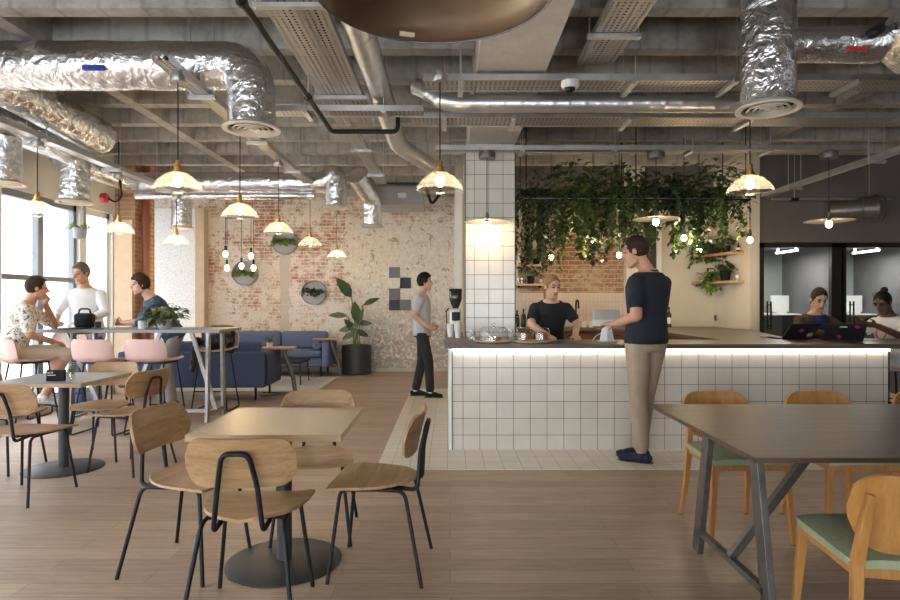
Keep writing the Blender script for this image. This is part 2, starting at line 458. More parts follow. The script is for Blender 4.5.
# ------------------------------------------------------------------ mesh builder
class MB:
    def __init__(s):
        s.bm = bmesh.new()
        s.mi = 0

    def _faces(s, verts, faces):
        vs = [s.bm.verts.new(v) for v in verts]
        for f in faces:
            try:
                fc = s.bm.faces.new([vs[i] for i in f])
                fc.material_index = s.mi
            except ValueError:
                pass
        return vs

    def box(s, lo, hi):
        x0, y0, z0 = lo
        x1, y1, z1 = hi
        s._faces([(x0, y0, z0), (x1, y0, z0), (x1, y1, z0), (x0, y1, z0), (x0, y0, z1), (x1, y0, z1), (x1, y1, z1), (x0, y1, z1)],
                 [(3, 2, 1, 0), (4, 5, 6, 7), (0, 1, 5, 4), (1, 2, 6, 5), (2, 3, 7, 6), (3, 0, 4, 7)])
        return s

    def rbox(s, lo, hi, r=0.02, seg=3, mat=None):
        b = bmesh.new()
        lo, hi = V(lo), V(hi)
        c, d = (lo + hi) / 2, hi - lo
        bmesh.ops.create_cube(b, size=1, matrix=Matrix.Translation(c) @ Matrix.Diagonal((d.x, d.y, d.z, 1)))
        bmesh.ops.bevel(b, geom=b.edges[:], offset=min(r, min(d) * 0.49), segments=seg, affect='EDGES', profile=0.5)
        if mat is not None:
            bmesh.ops.transform(b, matrix=mat, verts=b.verts)
        s.merge(b)
        return s

    def merge(s, b):
        b.verts.index_update()
        s._faces([v.co.copy() for v in b.verts], [[v.index for v in f.verts] for f in b.faces])
        b.free()

    def bar(s, p, q, w, h, up=(0, 0, 1)):
        p, q = V(p), V(q)
        d = (q - p).normalized()
        up = V(up)
        if abs(d.dot(up)) > 0.97:
            up = V((0, 1, 0))
        r = d.cross(up).normalized()
        u = r.cross(d).normalized()
        vs = []
        for e in (p, q):
            for a, b in ((-1, -1), (1, -1), (1, 1), (-1, 1)):
                vs.append(e + r * a * w / 2 + u * b * h / 2)
        s._faces(vs, [(0, 1, 2, 3), (7, 6, 5, 4), (0, 4, 5, 1), (1, 5, 6, 2), (2, 6, 7, 3), (3, 7, 4, 0)])
        return s

    def tube(s, pts, r, seg=10, cap=True, closed=False):
        pts = [V(p) for p in pts]
        n = len(pts)
        rs = r if isinstance(r, (list, tuple)) else [r] * n
        rings = []
        ref = None
        for i in range(n):
            if closed:
                t = (pts[(i + 1) % n] - pts[i - 1]).normalized()
            else:
                t = (pts[min(i + 1, n - 1)] - pts[max(i - 1, 0)]).normalized()
            if ref is None:
                ref = t.orthogonal().normalized()
            ref = (ref - t * ref.dot(t))
            ref = ref.normalized() if ref.length > 1e-6 else t.orthogonal().normalized()
            o = t.cross(ref)
            rings.append([s.bm.verts.new(pts[i] + (ref * cos(2 * pi * k / seg) + o * sin(2 * pi * k / seg)) * rs[i]) for k in range(seg)])
        m = n if closed else n - 1
        for i in range(m):
            a, b = rings[i], rings[(i + 1) % n]
            for k in range(seg):
                f = s.bm.faces.new((a[k], a[(k + 1) % seg], b[(k + 1) % seg], b[k]))
                f.material_index = s.mi
        if cap and not closed:
            s.bm.faces.new(rings[0][::-1]).material_index = s.mi
            s.bm.faces.new(rings[-1]).material_index = s.mi
        return s

    def cap(s, p, q, r1, r2=None, seg=12, n=4):
        """tapered capsule"""
        r2 = r1 if r2 is None else r2
        p, q = V(p), V(q)
        d = q - p
        L = d.length
        if L < 1e-6:
            d, L = V((0, 0, 1)), 1e-6
        d = d / L
        pts, rs = [], []
        for i in range(n + 1):
            a = pi / 2 * (1 - i / n)
            pts.append(p - d * r1 * sin(a))
            rs.append(max(r1 * cos(a), r1 * 0.05))
        for i in range(n + 1):
            a = pi / 2 * i / n
            pts.append(q + d * r2 * sin(a))
            rs.append(max(r2 * cos(a), r2 * 0.05))
        return s.tube(pts, rs, seg)

    def chain(s, items, seg=12):
        for (p, r), (q, r2) in zip(items, items[1:]):
            s.cap(p, q, r, r2, seg)
        return s

    def ell(s, c, rad, frame=None, nu=20, nv=12):
        """ellipsoid; frame = 3 axis vectors"""
        c = V(c)
        ax = frame or (V((1, 0, 0)), V((0, 1, 0)), V((0, 0, 1)))
        vs, fs = [], []
        for j in range(1, nv):
            th = pi * j / nv
            for i in range(nu):
                ph = 2 * pi * i / nu
                vs.append(c + ax[0] * rad[0] * sin(th) * cos(ph) + ax[1] * rad[1] * sin(th) * sin(ph) + ax[2] * rad[2] * cos(th))
        vs.append(c + ax[2] * rad[2])
        vs.append(c - ax[2] * rad[2])
        for j in range(nv - 2):
            for i in range(nu):
                a, b = j * nu + i, j * nu + (i + 1) % nu
                fs.append((a, a + nu, b + nu, b))
        t, bt = len(vs) - 2, len(vs) - 1
        for i in range(nu):
            fs.append((t, i, (i + 1) % nu))
            k = (nv - 2) * nu
            fs.append((bt, k + (i + 1) % nu, k + i))
        s._faces(vs, fs)
        return s

    def loft(s, rings, seg=24):
        """rings: (centre, half-width vector, half-depth vector)"""
        rr = []
        for c, a, b in rings:
            c, a, b = V(c), V(a), V(b)
            rr.append([s.bm.verts.new(c + a * cos(2 * pi * k / seg) + b * sin(2 * pi * k / seg)) for k in range(seg)])
        for p, q in zip(rr, rr[1:]):
            for k in range(seg):
                s.bm.faces.new((p[k], p[(k + 1) % seg], q[(k + 1) % seg], q[k])).material_index = s.mi
        s.bm.faces.new(rr[0][::-1]).material_index = s.mi
        s.bm.faces.new(rr[-1]).material_index = s.mi
        return s

    def lathe(s, prof, c=(0, 0, 0), seg=32, axis='z', ripple=0, amp=0.0):
        """profile of (radius, height); open ends stay open unless radius 0"""
        c = V(c)
        rings = []
        for r, h in prof:
            ring = []
            for k in range(seg):
                a = 2 * pi * k / seg
                rr = max(r, 1e-4) * (1 + (amp * cos(ripple * a) if ripple else 0))
                p = V((rr * cos(a), rr * sin(a), h))
                if axis == 'y':
                    p = V((p.x, h, p.y))
                if axis == 'x':
                    p = V((h, p.x, p.y))
                ring.append(s.bm.verts.new(c + p))
            rings.append(ring)
        for p, q in zip(rings, rings[1:]):
            for k in range(seg):
                s.bm.faces.new((p[k], p[(k + 1) % seg], q[(k + 1) % seg], q[k])).material_index = s.mi
        return s

    def prism(s, poly, z0, z1):
        n = len(poly)
        vs = [(x, y, z0) for x, y in poly] + [(x, y, z1) for x, y in poly]
        s._faces(vs, [tuple(range(n))[::-1], tuple(range(n, 2 * n))] + [(i, (i + 1) % n, n + (i + 1) % n, n + i) for i in range(n)])
        return s

    def sheet(s, fn, nu, nv, th):
        """closed slab from a surface fn(u, v), u and v in -1..1"""
        P = [[V(fn(-1 + 2 * i / nu, -1 + 2 * j / nv)) for j in range(nv + 1)] for i in range(nu + 1)]
        A, B = [], []
        for i in range(nu + 1):
            ra, rb = [], []
            for j in range(nv + 1):
                du = P[min(i + 1, nu)][j] - P[max(i - 1, 0)][j]
                dv = P[i][min(j + 1, nv)] - P[i][max(j - 1, 0)]
                nn = du.cross(dv)
                nn = nn.normalized() if nn.length > 1e-9 else V((0, 0, 1))
                ra.append(s.bm.verts.new(P[i][j] + nn * th / 2))
                rb.append(s.bm.verts.new(P[i][j] - nn * th / 2))
            A.append(ra)
            B.append(rb)

        def fc(*v):
            try:
                s.bm.faces.new(v).material_index = s.mi
            except ValueError:
                pass
        for i in range(nu):
            for j in range(nv):
                fc(A[i][j], A[i + 1][j], A[i + 1][j + 1], A[i][j + 1])
                fc(B[i][j + 1], B[i + 1][j + 1], B[i + 1][j], B[i][j])
            fc(A[i][0], B[i][0], B[i + 1][0], A[i + 1][0])
            fc(A[i + 1][nv], B[i + 1][nv], B[i][nv], A[i][nv])
        for j in range(nv):
            fc(A[0][j + 1], B[0][j + 1], B[0][j], A[0][j])
            fc(A[nu][j], B[nu][j], B[nu][j + 1], A[nu][j + 1])
        return s

    def leaf(s, p, d, w, L, droop=0.3, up=None):
        """one bent pointed leaf with a midrib fold"""
        d = V(d).normalized()
        up = V(up) if up else V((0, 0, 1))
        r = d.cross(up)
        r = r.normalized() if r.length > 1e-4 else V((1, 0, 0))
        n = r.cross(d).normalized()
        p = V(p)
        prof = ((0, 0.04), (0.25, 0.8), (0.5, 1.0), (0.78, 0.62), (1, 0.02))
        rows = []
        for t, k in prof:
            c = p + d * L * t - n * droop * L * t * t
            rows.append((s.bm.verts.new(c + r * w * k + n * w * 0.25 * k), s.bm.verts.new(c), s.bm.verts.new(c - r * w * k + n * w * 0.25 * k)))
        for a, b in zip(rows, rows[1:]):
            for i in (0, 1):
                s.bm.faces.new((a[i], a[i + 1], b[i + 1], b[i])).material_index = s.mi
        return s

    def build(s, name, mat, parent=None, smooth=None, world=False, bevel=0.0, kind=None, fix=True):
        me = bpy.data.meshes.new(name)
        if fix:
            bmesh.ops.recalc_face_normals(s.bm, faces=s.bm.faces[:])
        s.bm.to_mesh(me)
        s.bm.free()
        return link_mesh(name, me, mat, parent, smooth, world, bevel, kind)


def rootmat(o):
    m = Matrix.Identity(4)
    while o:
        m = o.matrix_basis @ m
        o = o.parent
    return m


def link_mesh(name, me, mat, parent=None, smooth=None, world=False, bevel=0.0, kind=None):
    for x in (mat if isinstance(mat, (list, tuple)) else [mat]):
        me.materials.append(M[x] if isinstance(x, str) else x)
    o = bpy.data.objects.new(name, me)
    COL.objects.link(o)
    if parent:
        o.parent = parent
        if world:
            me.transform(rootmat(parent).inverted())
    if smooth is not None:
        for p in me.polygons:
            p.use_smooth = True
        if smooth < 179:
            me.set_sharp_from_angle(angle=R(smooth))
    if bevel:
        b = o.modifiers.new('bevel', 'BEVEL')
        b.width = bevel
        b.segments = 2
        b.limit_method = 'ANGLE'
        b.angle_limit = R(40)
    if kind:
        o['kind'] = kind
    return o


def tag(o, label, cat, group=None):
    o['label'] = label
    o['category'] = cat
    if group:
        o['group'] = group
    return o


def thing(name, label, cat, loc=(0, 0, 0), rotz=0.0, group=None):
    o = bpy.data.objects.new(name, None)
    COL.objects.link(o)
    o.location = loc
    o.rotation_euler = (0, 0, rotz)
    o.empty_display_size = 0.1
    o.matrix_basis = Matrix.Translation(V(loc)) @ Matrix.Rotation(rotz, 4, 'Z')
    return tag(o, label, cat, group)


KIDS = {}


def dup(root, label, loc, rotz=0.0, group=None):
    r = root.copy()
    COL.objects.link(r)
    r.location = loc
    r.rotation_euler = (0, 0, rotz)
    r['label'] = label
    if group:
        r['group'] = group
    for ch in [o for o in COL.objects if o.parent == root]:
        c = ch.copy()
        COL.objects.link(c)
        c.parent = r
        for g in [o for o in COL.objects if o.parent == ch]:
            d = g.copy()
            COL.objects.link(d)
            d.parent = c
    return r


def fillet(pts, rad, n=6):
    pts = [V(p) for p in pts]
    out = [pts[0]]
    for a, b, c in zip(pts, pts[1:], pts[2:]):
        u, w = (a - b), (c - b)
        k = min(rad, u.length * 0.49, w.length * 0.49)
        p, q = b + u.normalized() * k, b + w.normalized() * k
        for i in range(n + 1):
            t = i / n
            out.append(p * (1 - t) ** 2 + b * 2 * t * (1 - t) + q * t * t)
    out.append(pts[-1])
    return out


def rounded(w, h, r):
    """maps u,v in -1..1 into a rounded rectangle"""
    def f(u, v):
        x = u * w / 2
        k = max(0.0, abs(x) - (w / 2 - r))
        hh = h / 2 - r + sqrt(max(0.0, r * r - k * k))
        return x, v * hh
    return f


def light(name, kind, loc, energy, col=(1, 1, 1), size=0.05, rot=None, **kw):
    d = bpy.data.lights.new(name, kind)
    d.energy = energy
    d.color = col
    if kind == 'AREA':
        d.shape = 'RECTANGLE'
        d.size, d.size_y = size
    elif kind != 'SUN':
        d.shadow_soft_size = size
    o = bpy.data.objects.new(name, d)
    COL.objects.link(o)
    o.location = loc
    if rot:
        o.rotation_euler = rot
    for k, v in kw.items():
        setattr(d, k, v)
    return o


# ------------------------------------------------------------------ the room
def struct(name, mb, mat, parent=None, **kw):
    o = mb.build(name, mat, parent, **kw)
    if parent is None:
        o['kind'] = 'structure'
    return o


ZC = 3.62                     # slab soffit
WX = -4.87                    # inner face of the window wall
struct('floor', MB().box((-6.9, -4.2, -0.12), (7.2, 11.75, 0)), 'floor')
struct('floor_tiles', MB().box((-0.59, 4.75, -0.02), (4.4, 9.19, 0.004)), 'floor_tile')

c = MB().box((-6.9, -4.2, ZC), (7.2, 11.75, ZC + 0.2))
k = 0
y = 4.08 - 0.66 * 12
while y < 11.4:
    for x0, x1 in ((-4.87, 0.2), (0.71, 7.0)):
        c.box((x0, y, 3.33), (x1, y + 0.13, ZC))
    y += 0.66
for x in (-3.26, 3.9):
    c.box((x, -4.0, 3.322), (x + 0.12, 11.5, ZC))
struct('ceiling', c, 'concrete')
struct('trim_1', MB().box((0.20, -4.0, 3.04), (0.71, 11.5, ZC)), 'beam')

# window wall: three shop windows to the street, the furthest one in view
w = MB()
wins = [(6.52, 7.90), (8.04, 8.66), (3.3, 6.36), (-0.2, 3.0), (-3.6, -0.5)]
ys = [-4.2]
for a, b in sorted(wins):
    w.box((WX - 0.25, ys[-1], 0), (WX, a, ZC))
    w.box((WX - 0.25, a, 0), (WX, b, 0.1))
    w.box((WX - 0.25, a, 2.60), (WX, b, ZC))
    ys.append(b)
w.box((WX - 0.25, ys[-1], 0), (WX, 9.3, ZC))
struct('wall_left', w, 'white_paint')
struct('wall_alcove', MB().box((-6.9, 9.06, 0), (WX - .25, 9.3, ZC)).box((-6.9, 9.3, 0), (-6.65, 9.5, ZC)).box((-6.9, 11.2, 0), (-6.65, 11.75, ZC))
       .box((-6.9, 9.5, 0), (-6.65, 11.2, .2)).box((-6.9, 9.5, 2.95), (-6.65, 11.2, ZC)), 'white_paint')
struct('wall_back_painted', MB().box((-6.65, 11.47, 0), (-4.8, 11.499, 3.12)), 'brick_side')
fr = MB()
for yy in (9.5, 10.32, 11.14):
    fr.box((-6.8, yy, .2), (-6.73, yy + .06, 2.95))
fr.box((-6.8, 9.5, .2), (-6.73, 11.2, .27)).box((-6.8, 9.5, 2.88), (-6.73, 11.2, 2.95))
o = struct('window_8', fr, 'frame_grey')  # out-of-view window added to throw daylight on the white painted brick
MB().box((-6.77, 9.53, .24), (-6.765, 11.17, 2.9)).build('pane', 'pane', o)
struct('wall_back', MB().box((-6.9, 11.5, 0), (1.2, 11.75, ZC)), 'brick')
pier = MB().box((WX, 8.72, 0), (-4.58, 9.3, ZC))
struct('wall_left_pier', pier, 'brick_pier')
struct('trim_2', MB().box((WX + 0.005, 8.68, 0), (-4.60, 8.719, 2.52)), 'beige_board')
struct('trim_3', MB().box((-4.80, 11.3, 0), (-4.63, 11.499, 3.1)), 'beige_board')

for i, (a, b) in enumerate(wins):
    fr = MB()
    d0, d1 = WX - 0.12, WX - 0.05
    fr.box((d0, a, 0.1), (d1, a + 0.06, 2.6)).box((d0, b - 0.06, 0.1), (d1, b, 2.6))
    fr.box((d0, a, 0.1), (d1, b, 0.17)).box((d0, a, 2.52), (d1, b, 2.6))
    if b - a > 1:
        fr.box((d0 + .005, a, 1.585), (d1 - .005, b, 1.645))
    n = 1 if b - a < 1 else (2 if b - a < 2 else 4)
    for j in range(1, n):
        ym = a + (b - a) * j / n
        fr.box((d0 - .003, ym - 0.045, 0.1), (d1 + .003, ym + 0.045, 2.6))
    o = struct('window_%d' % (i + 1), fr, 'white_paint' if n == 1 else 'frame_grey')
    MB().box((WX - 0.09, a + .03, 0.14), (WX - 0.085, b - .03, 2.55)).build('pane', 'frosted' if n == 1 else 'pane', o)

# unseen street front behind the camera, windows added for frontal fill
f = MB()
f.box((-5.15, -4.2, 0), (7.2, -4.0, 0.1)).box((-5.15, -4.2, 2.15), (7.2, -4.0, ZC))
fw = [(-4.2, -1.7), (0.2, 2.2)]
xs = -5.15
for a, b in fw:
    f.box((xs, -4.2, 0.1), (a, -4.0, 2.15))
    xs = b
f.box((xs, -4.2, 0.1), (7.2, -4.0, 2.15))
struct('wall_front', f, 'white_paint')
for i, (a, b) in enumerate(fw):
    fr = MB()
    for x0 in (a, (a + b) / 2 - .03, b - .06):
        fr.box((x0, -4.14, 0.1), (x0 + .06, -4.06, 2.15))
    fr.box((a, -4.14, 0.1), (b, -4.06, 0.17)).box((a, -4.14, 2.08), (b, -4.06, 2.15))
    o = struct('window_%d' % (i + 6), fr, 'frame_grey')
    MB().box((a + .03, -4.11, 0.14), (b - .03, -4.105, 2.1)).build('pane', 'pane', o)
struct('wall_right', MB().box((7.0, -4.2, 0), (7.2, 11.75, ZC)), 'dark_wall')

# kitchen end wall, its brick panel and tiled splashback
struct('wall_kitchen', MB().box((0.08, 9.2, 0), (4.3, 9.4, ZC)), 'plaster')
struct('wall_kitchen_side', MB().box((0.08, 9.4, 0), (0.22, 11.5, ZC)), 'white_paint')
struct('wall_kitchen_brick', MB().box((1.05, 9.18, 1.47), (2.66, 9.2, 2.9)), 'brick_bar')
struct('wall_kitchen_upper_shade', MB().box((0.72, 9.165, 2.9), (4.02, 9.2, ZC)), 'dark_wall')  # dark band painting in the shadow high behind the plants
struct('wall_kitchen_splashback', MB().box((0.4, 9.175, 0.96), (2.66, 9.2, 1.47)), 'splash')
struct('trim_4', MB().box((2.66, 9.05, 0), (2.94, 9.2, ZC)), 'plaster')
struct('doorway_dark', MB().box((2.94, 9.17, 0), (3.15, 9.2, 2.5)), 'frame_black')  # black slab painting in the darkness of a doorway opening
struct('trim_5', MB().box((3.15, 9.13, 0), (3.22, 9.2, 2.6)), 'white_paint')
struct('wall_kitchen_return', MB().prism([(4.02, 9.2), (4.15, 8.3), (4.285, 8.3), (4.285, 9.2)], 0, ZC), 'plaster')
struct('wall_right_upper', MB().box((4.285, 8.36, 2.16), (7.0, 9.8, ZC)), 'dark_wall')
struct('wall_right_back', MB().box((4.285, 9.7, 0), (7.0, 9.8, 2.16)), 'dark_wall')

# tiled column
cb = MB()
cb.box((0.17, 6.5, 0), (0.70, 7.03, 3.04))
o = cb.build('wall_column', ['col_tile', 'col_tile_side'])
for p in o.data.polygons:
    if abs(p.normal.x) > 0.5:
        p.material_index = 1
o['kind'] = 'structure'
struct('trim_6', MB().box((0.160, 6.490, 0), (0.169, 6.499, 3.04)).box((0.701, 6.490, 0), (0.710, 6.499, 3.04)), 'frame_black')
struct('trim_7', MB().box((0.075, 9.14, 0), (0.19, 9.199, 3.2)), 'white_paint')

# street outside
s = struct('street', MB().box((-30, -14, -0.3), (-6.91, 30, -0.14)).box((-6.91, -14, -0.3), (-5.2, 9, -0.14)), 'street')
fa = thing('building', 'white rendered building across the street seen through the window', 'building', (-15.0, 8, -0.14))
fb = MB().box((-17, -12, -0.14), (-15, 34, 9.5))
for z in (3.6, 6.6):
    fb.box((-15, -12, z), (-14.85, 34, z + 0.18))
fb.build('facade', 'facade', fa, world=True)
for yy in range(-10, 33, 3):
    for z in (0.9, 4.3):
        wb = MB().box((-15.0, yy, z), (-14.97, yy + 1.3, z + 1.9))
        o = wb.build('window', 'facade_window', fa, world=True)
        MB().box((-14.97, yy + .61, z), (-14.94, yy + .69, z + 1.9)).box((-14.97, yy, z + .9), (-14.94, yy + 1.3, z + .98)).build('window_frame', 'facade', o, world=True)


# ------------------------------------------------------------------ meeting booths on the right
def booth(x0, label):
    t = thing('meeting_booth', label, 'booth', (x0 + 0.5, 8.3, 0), 0, 'glass fronted booths')
    g = dict(world=True)
    x1, y0, y1, zt = x0 + 1.02, 8.3, 9.6, 2.12
    fr = MB()
    fr.box((x0 - .02, y0, 0), (x0 + .045, y0 + .07, 2.14)).box((x1 - .04, y0, 0), (x1 + .12, y0 + .07, 2.14))
    fr.box((x0 - .02, y0, 2.085), (x1 + .12, y0 + .07, 2.15))
    fr.build('frame', 'frame_black', t, **g)
    MB().box((x0, y1, 0), (x1, y1 + .05, zt)).build('back_panel', 'booth_side', t, **g)
    MB().box((x0 - .015, y0 + .07, 0), (x0, y1, zt)).build('side_panel', 'booth_dark', t, **g)
    MB().box((x1 - .005, y0 + .07, 0), (x1 + .03, y1, zt)).box((x1 - .012, y0 + .07, 1.28), (x1 - .004, y1, 1.29)).build('side_panel', 'booth_dark', t, **g)
    MB().box((x0, y0 + .07, zt), (x1, y1, zt + .03)).build('ceiling_panel', 'booth_dark', t, **g)
    MB().box((x0 + .54, y0 + .10, zt - .075), (x0 + .58, y0 + .62, zt - .05)).box((x0 + .55, y0 + .12, zt - .05), (x0 + .57, y0 + .14, zt)).box((x0 + .55, y0 + .58, zt - .05), (x0 + .57, y0 + .6, zt)).build('tube_light', 'tube_light', t, **g)
    MB().box((x0 + .25, y1 - .55, 1.13), (x1 - .015, y1, 1.155)).build('shelf', 'white_paint', t, **g)
    d = MB().box((x0 + .045, y0 + .03, 0.02), (x1 - .04, y0 + .038, 2.085)).build('door', 'door_glass', t, **g)
    h = MB()
    for dx in (.075, .125):
        h.tube([(x0 + dx, y0 - .03, .95), (x0 + dx, y0 - .03, 1.34)], .011, 8)
    for z in (1.0, 1.29):
        h.tube([(x0 + .075, y0 - .03, z), (x0 + .125, y0 - .03, z)], .008, 8)
        h.tube([(x0 + .1, y0 - .03, z), (x0 + .1, y0 + .03, z)], .008, 8)
    h.build('handle', 'black', d, smooth=50, world=True)
    light('booth_lamp', 'AREA', (x0 + .56, y0 + .36, zt - .08), 17, (1, .98, .94), (.06, .6), (0, 0, 0))
    return t


booth(4.30, 'glass booth with black frame behind the woman in the brown jacket')
booth(5.44, 'right-hand glass booth behind the woman with the red lanyard')
for x0, who in ((4.30, 'left'), (5.44, 'right')):
    t = thing('display_screen', 'white screen standing on the shelf inside the %s glass booth' % who, 'screen', (x0 + .84, 9.33, 1.155), 0, 'screens inside the booths')
    MB().rbox((x0 + .69, 9.32, 1.175), (x0 + .97, 9.36, 1.43), .008).build('panel', 'paper', t, world=True)
    MB().box((x0 + .75, 9.28, 1.155), (x0 + .91, 9.40, 1.18)).build('stand', 'paper', t, world=True)
    o = MB().lathe([(0, -.018), (.045, -.018), (.05, 0), (.045, .018), (0, .018)], (x0 + .50, 9.32, 1.207), 20, 'y').build('round_sensor', 'paper', smooth=40)
    tag(o, 'small white round device on the %s booth shelf' % who, 'device', 'round devices in the booths')


# ------------------------------------------------------------------ ceiling services
def foil_duct(label, path, r, loc, drop=None, rr=0.22, seg=22, tapes=(), group='foil wrapped air ducts', mat='foil'):
    t = thing('air_duct', label, 'duct', loc, 0, group)
    p = fillet(path, rr, 8)
    fine = []
    for a, b in zip(p, p[1:]):
        n = max(1, int((b - a).length / 0.12))
        for i in range(n):
            fine.append(a.lerp(b, i / n))
    fine.append(p[-1])
    rs = [r * (1 + random.uniform(-.025, .025)) for _ in fine]
    MB().tube(fine, rs, seg).build('insulated_pipe', mat, t, smooth=60, world=True)
    if drop is not None:
        x, y, z = path[drop]
        m = MB()
        m.lathe([(r * .9, .0), (r * 1.02, .0), (r * 1.20, -.022), (r * 1.20, -.034), (r * .98, -.030), (r * .93, -.004), (0, -.004)], (x, y, z), 40)
        d = m.build('diffuser', 'plaster', t, smooth=35, world=True)
        for f in d.data.polygons:
            c0 = f.center - V((x, y, z)) + V(loc)
            if (V((f.center.x + loc[0] - x, f.center.y + loc[1] - y))).length < r * .9:
                f.material_index = 1
        d.data.materials.append(M['black_matte'])  # throat blackened to deepen the shade between the blades
        for q in (.80, .58, .36):
            MB().lathe([(r * q, -.030), (r * (q - .11), -.008), (r * (q - .115), -.012), (r * (q - .01), -.036), (r * q, -.030)], (x, y, z), 36).build('blade', 'plaster', d, smooth=35, world=True)
        MB().lathe([(0, -.034), (r * .15, -.034), (r * .10, -.01)], (x, y, z), 24).build('blade', 'plaster', d, smooth=35, world=True)
    for (c, d, colr) in tapes:
        c = V(c)
        MB().box(c - V(d), c + V(d)).build('sticker', colr, t, world=True)
    return t


foil_duct('large foil-wrapped duct bending down to a round diffuser at upper left',
          [(-1.52, 4.6, 2.68), (-1.52, 4.6, 3.14), (-3.68, 4.6, 3.14), (-3.68, 6.3, 3.06)], .18, (-1.52, 4.6, 2.64), 0, .24,
          tapes=[((-2.63, 4.43, 3.06), (.08, .012, .018), 'blue_tape')])
foil_duct('foil duct along the window ceiling with a straight drop beside the window frame',
          [(-4.17, 6.66, 2.46), (-4.17, 6.66, 3.0), (-4.17, 3.2, 3.0)], .155, (-4.17, 6.66, 2.42), 0, .2)
foil_duct('short foil drop with a diffuser at the far left edge',
          [(-4.17, 5.6, 2.46), (-4.17, 5.6, 2.86)], .15, (-4.17, 5.6, 2.42), 0)
foil_duct('long foil duct running across the room in front of the brick wall',
          [(-4.37, 6.75, 2.98), (-4.37, 8.3, 2.98), (-1.75, 8.3, 2.98), (-1.58, 8.3, 3.12), (-1.58, 8.3, 2.66)], .145, (-1.58, 8.3, 2.62), 4, .16)
foil_duct('thin foil pipe slung under the long cross duct',
          [(-4.3, 8.22, 2.785), (-1.85, 8.22, 2.785)], .05, (-3.0, 8.22, 2.74), None)
foil_duct('small foil drop hanging below the cross duct near the painted brick',
          [(-3.72, 8.32, 2.38), (-3.72, 8.32, 2.86)], .13, (-3.72, 8.32, 2.34), 0)
foil_duct('angled foil drop beside the grey ventilation unit',
          [(-1.24, 9.6, 2.56), (-1.24, 9.6, 2.95), (-1.42, 9.1, 3.25)], .15, (-1.24, 9.6, 2.52), 0, .15)
foil_duct('large foil-wrapped duct dropping to a round diffuser over the bar front',
          [(2.02, 3.81, 2.58), (2.02, 3.81, 3.61)], .16, (2.02, 3.81, 2.545), 0, .2)
foil_duct('foil duct branching right from the drop over the bar front',
          [(2.15, 3.81, 2.96), (2.72, 3.81, 2.96)], .108, (2.45, 3.81, 2.83), None,
          tapes=[((2.52, 3.72, 2.90), (.055, .012, .011), 'red')])
t = foil_duct('crumpled foil junction with a black capped spigot at the upper right corner',
              [(2.74, 3.0, 3.02), (2.84, 3.81, 2.98), (3.43, 4.1, 2.95)], .155, (2.84, 3.81, 2.82), None, .2)
MB().lathe([(0, 0), (.03, 0), (.034, .02), (.034, .12)], (2.60, 3.62, 2.985), 20, 'y').build('spigot_cap', 'black', t, smooth=40, world=True)


def spiral_duct(label, path, r, loc, rr=.2):
    t = thing('spiral_duct', label, 'duct', loc, 0, 'bare spiral ducts')
    p = fillet(path, rr, 8)
    fine = []
    for a, b in zip(p, p[1:]):
        n = max(1, int((b - a).length / 0.02))
        for i in range(n):
            fine.append(a.lerp(b, i / n))
    fine.append(p[-1])
    L = 0.0
    rs = []
    for i, q in enumerate(fine):
        if i:
            L += (q - fine[i - 1]).length
        rs.append(r * (1.07 if (L % .13) < .02 else 1.0))
    MB().tube(fine, rs, 18).build('spiral_pipe', 'galv', t, smooth=40, world=True)
    return t


spiral_duct('bare spiral duct running lengthways and turning towards the tiled column',
            [(-.58, 3.2, 3.08), (-.58, 6.7, 3.08), (-.12, 7.6, 2.98)], .093, (-.58, 5, 2.98))
spiral_duct('bare spiral duct running across above the bar between the cable trays',
            [(-.28, 5.0, 3.13), (.0, 4.86, 2.935), (2.5, 4.86, 2.935)], .07, (1.2, 4.86, 2.86), .1)
t = thing('duct_stub', 'short dark metal duct on the taupe wall above the booths', 'duct', (5.45, 8.0, 2.55))
MB().tube([(5.2, 8.19, 2.57), (5.3, 8.12, 2.57), (5.31, 8.12, 2.57), (5.5, 8.02, 2.57), (5.51, 8.02, 2.57), (5.66, 7.94, 2.57)], [.13, .13, .14, .14, .16, .165], 24).build('pipe', 'dark_steel', t, smooth=40, world=True)
MB().lathe([(.165, 0), (.185, 0), (.185, .03), (.165, .03)], (5.64, 7.95, 2.57), 28, 'x').build('collar', 'dark_steel', t, smooth=40, world=True)


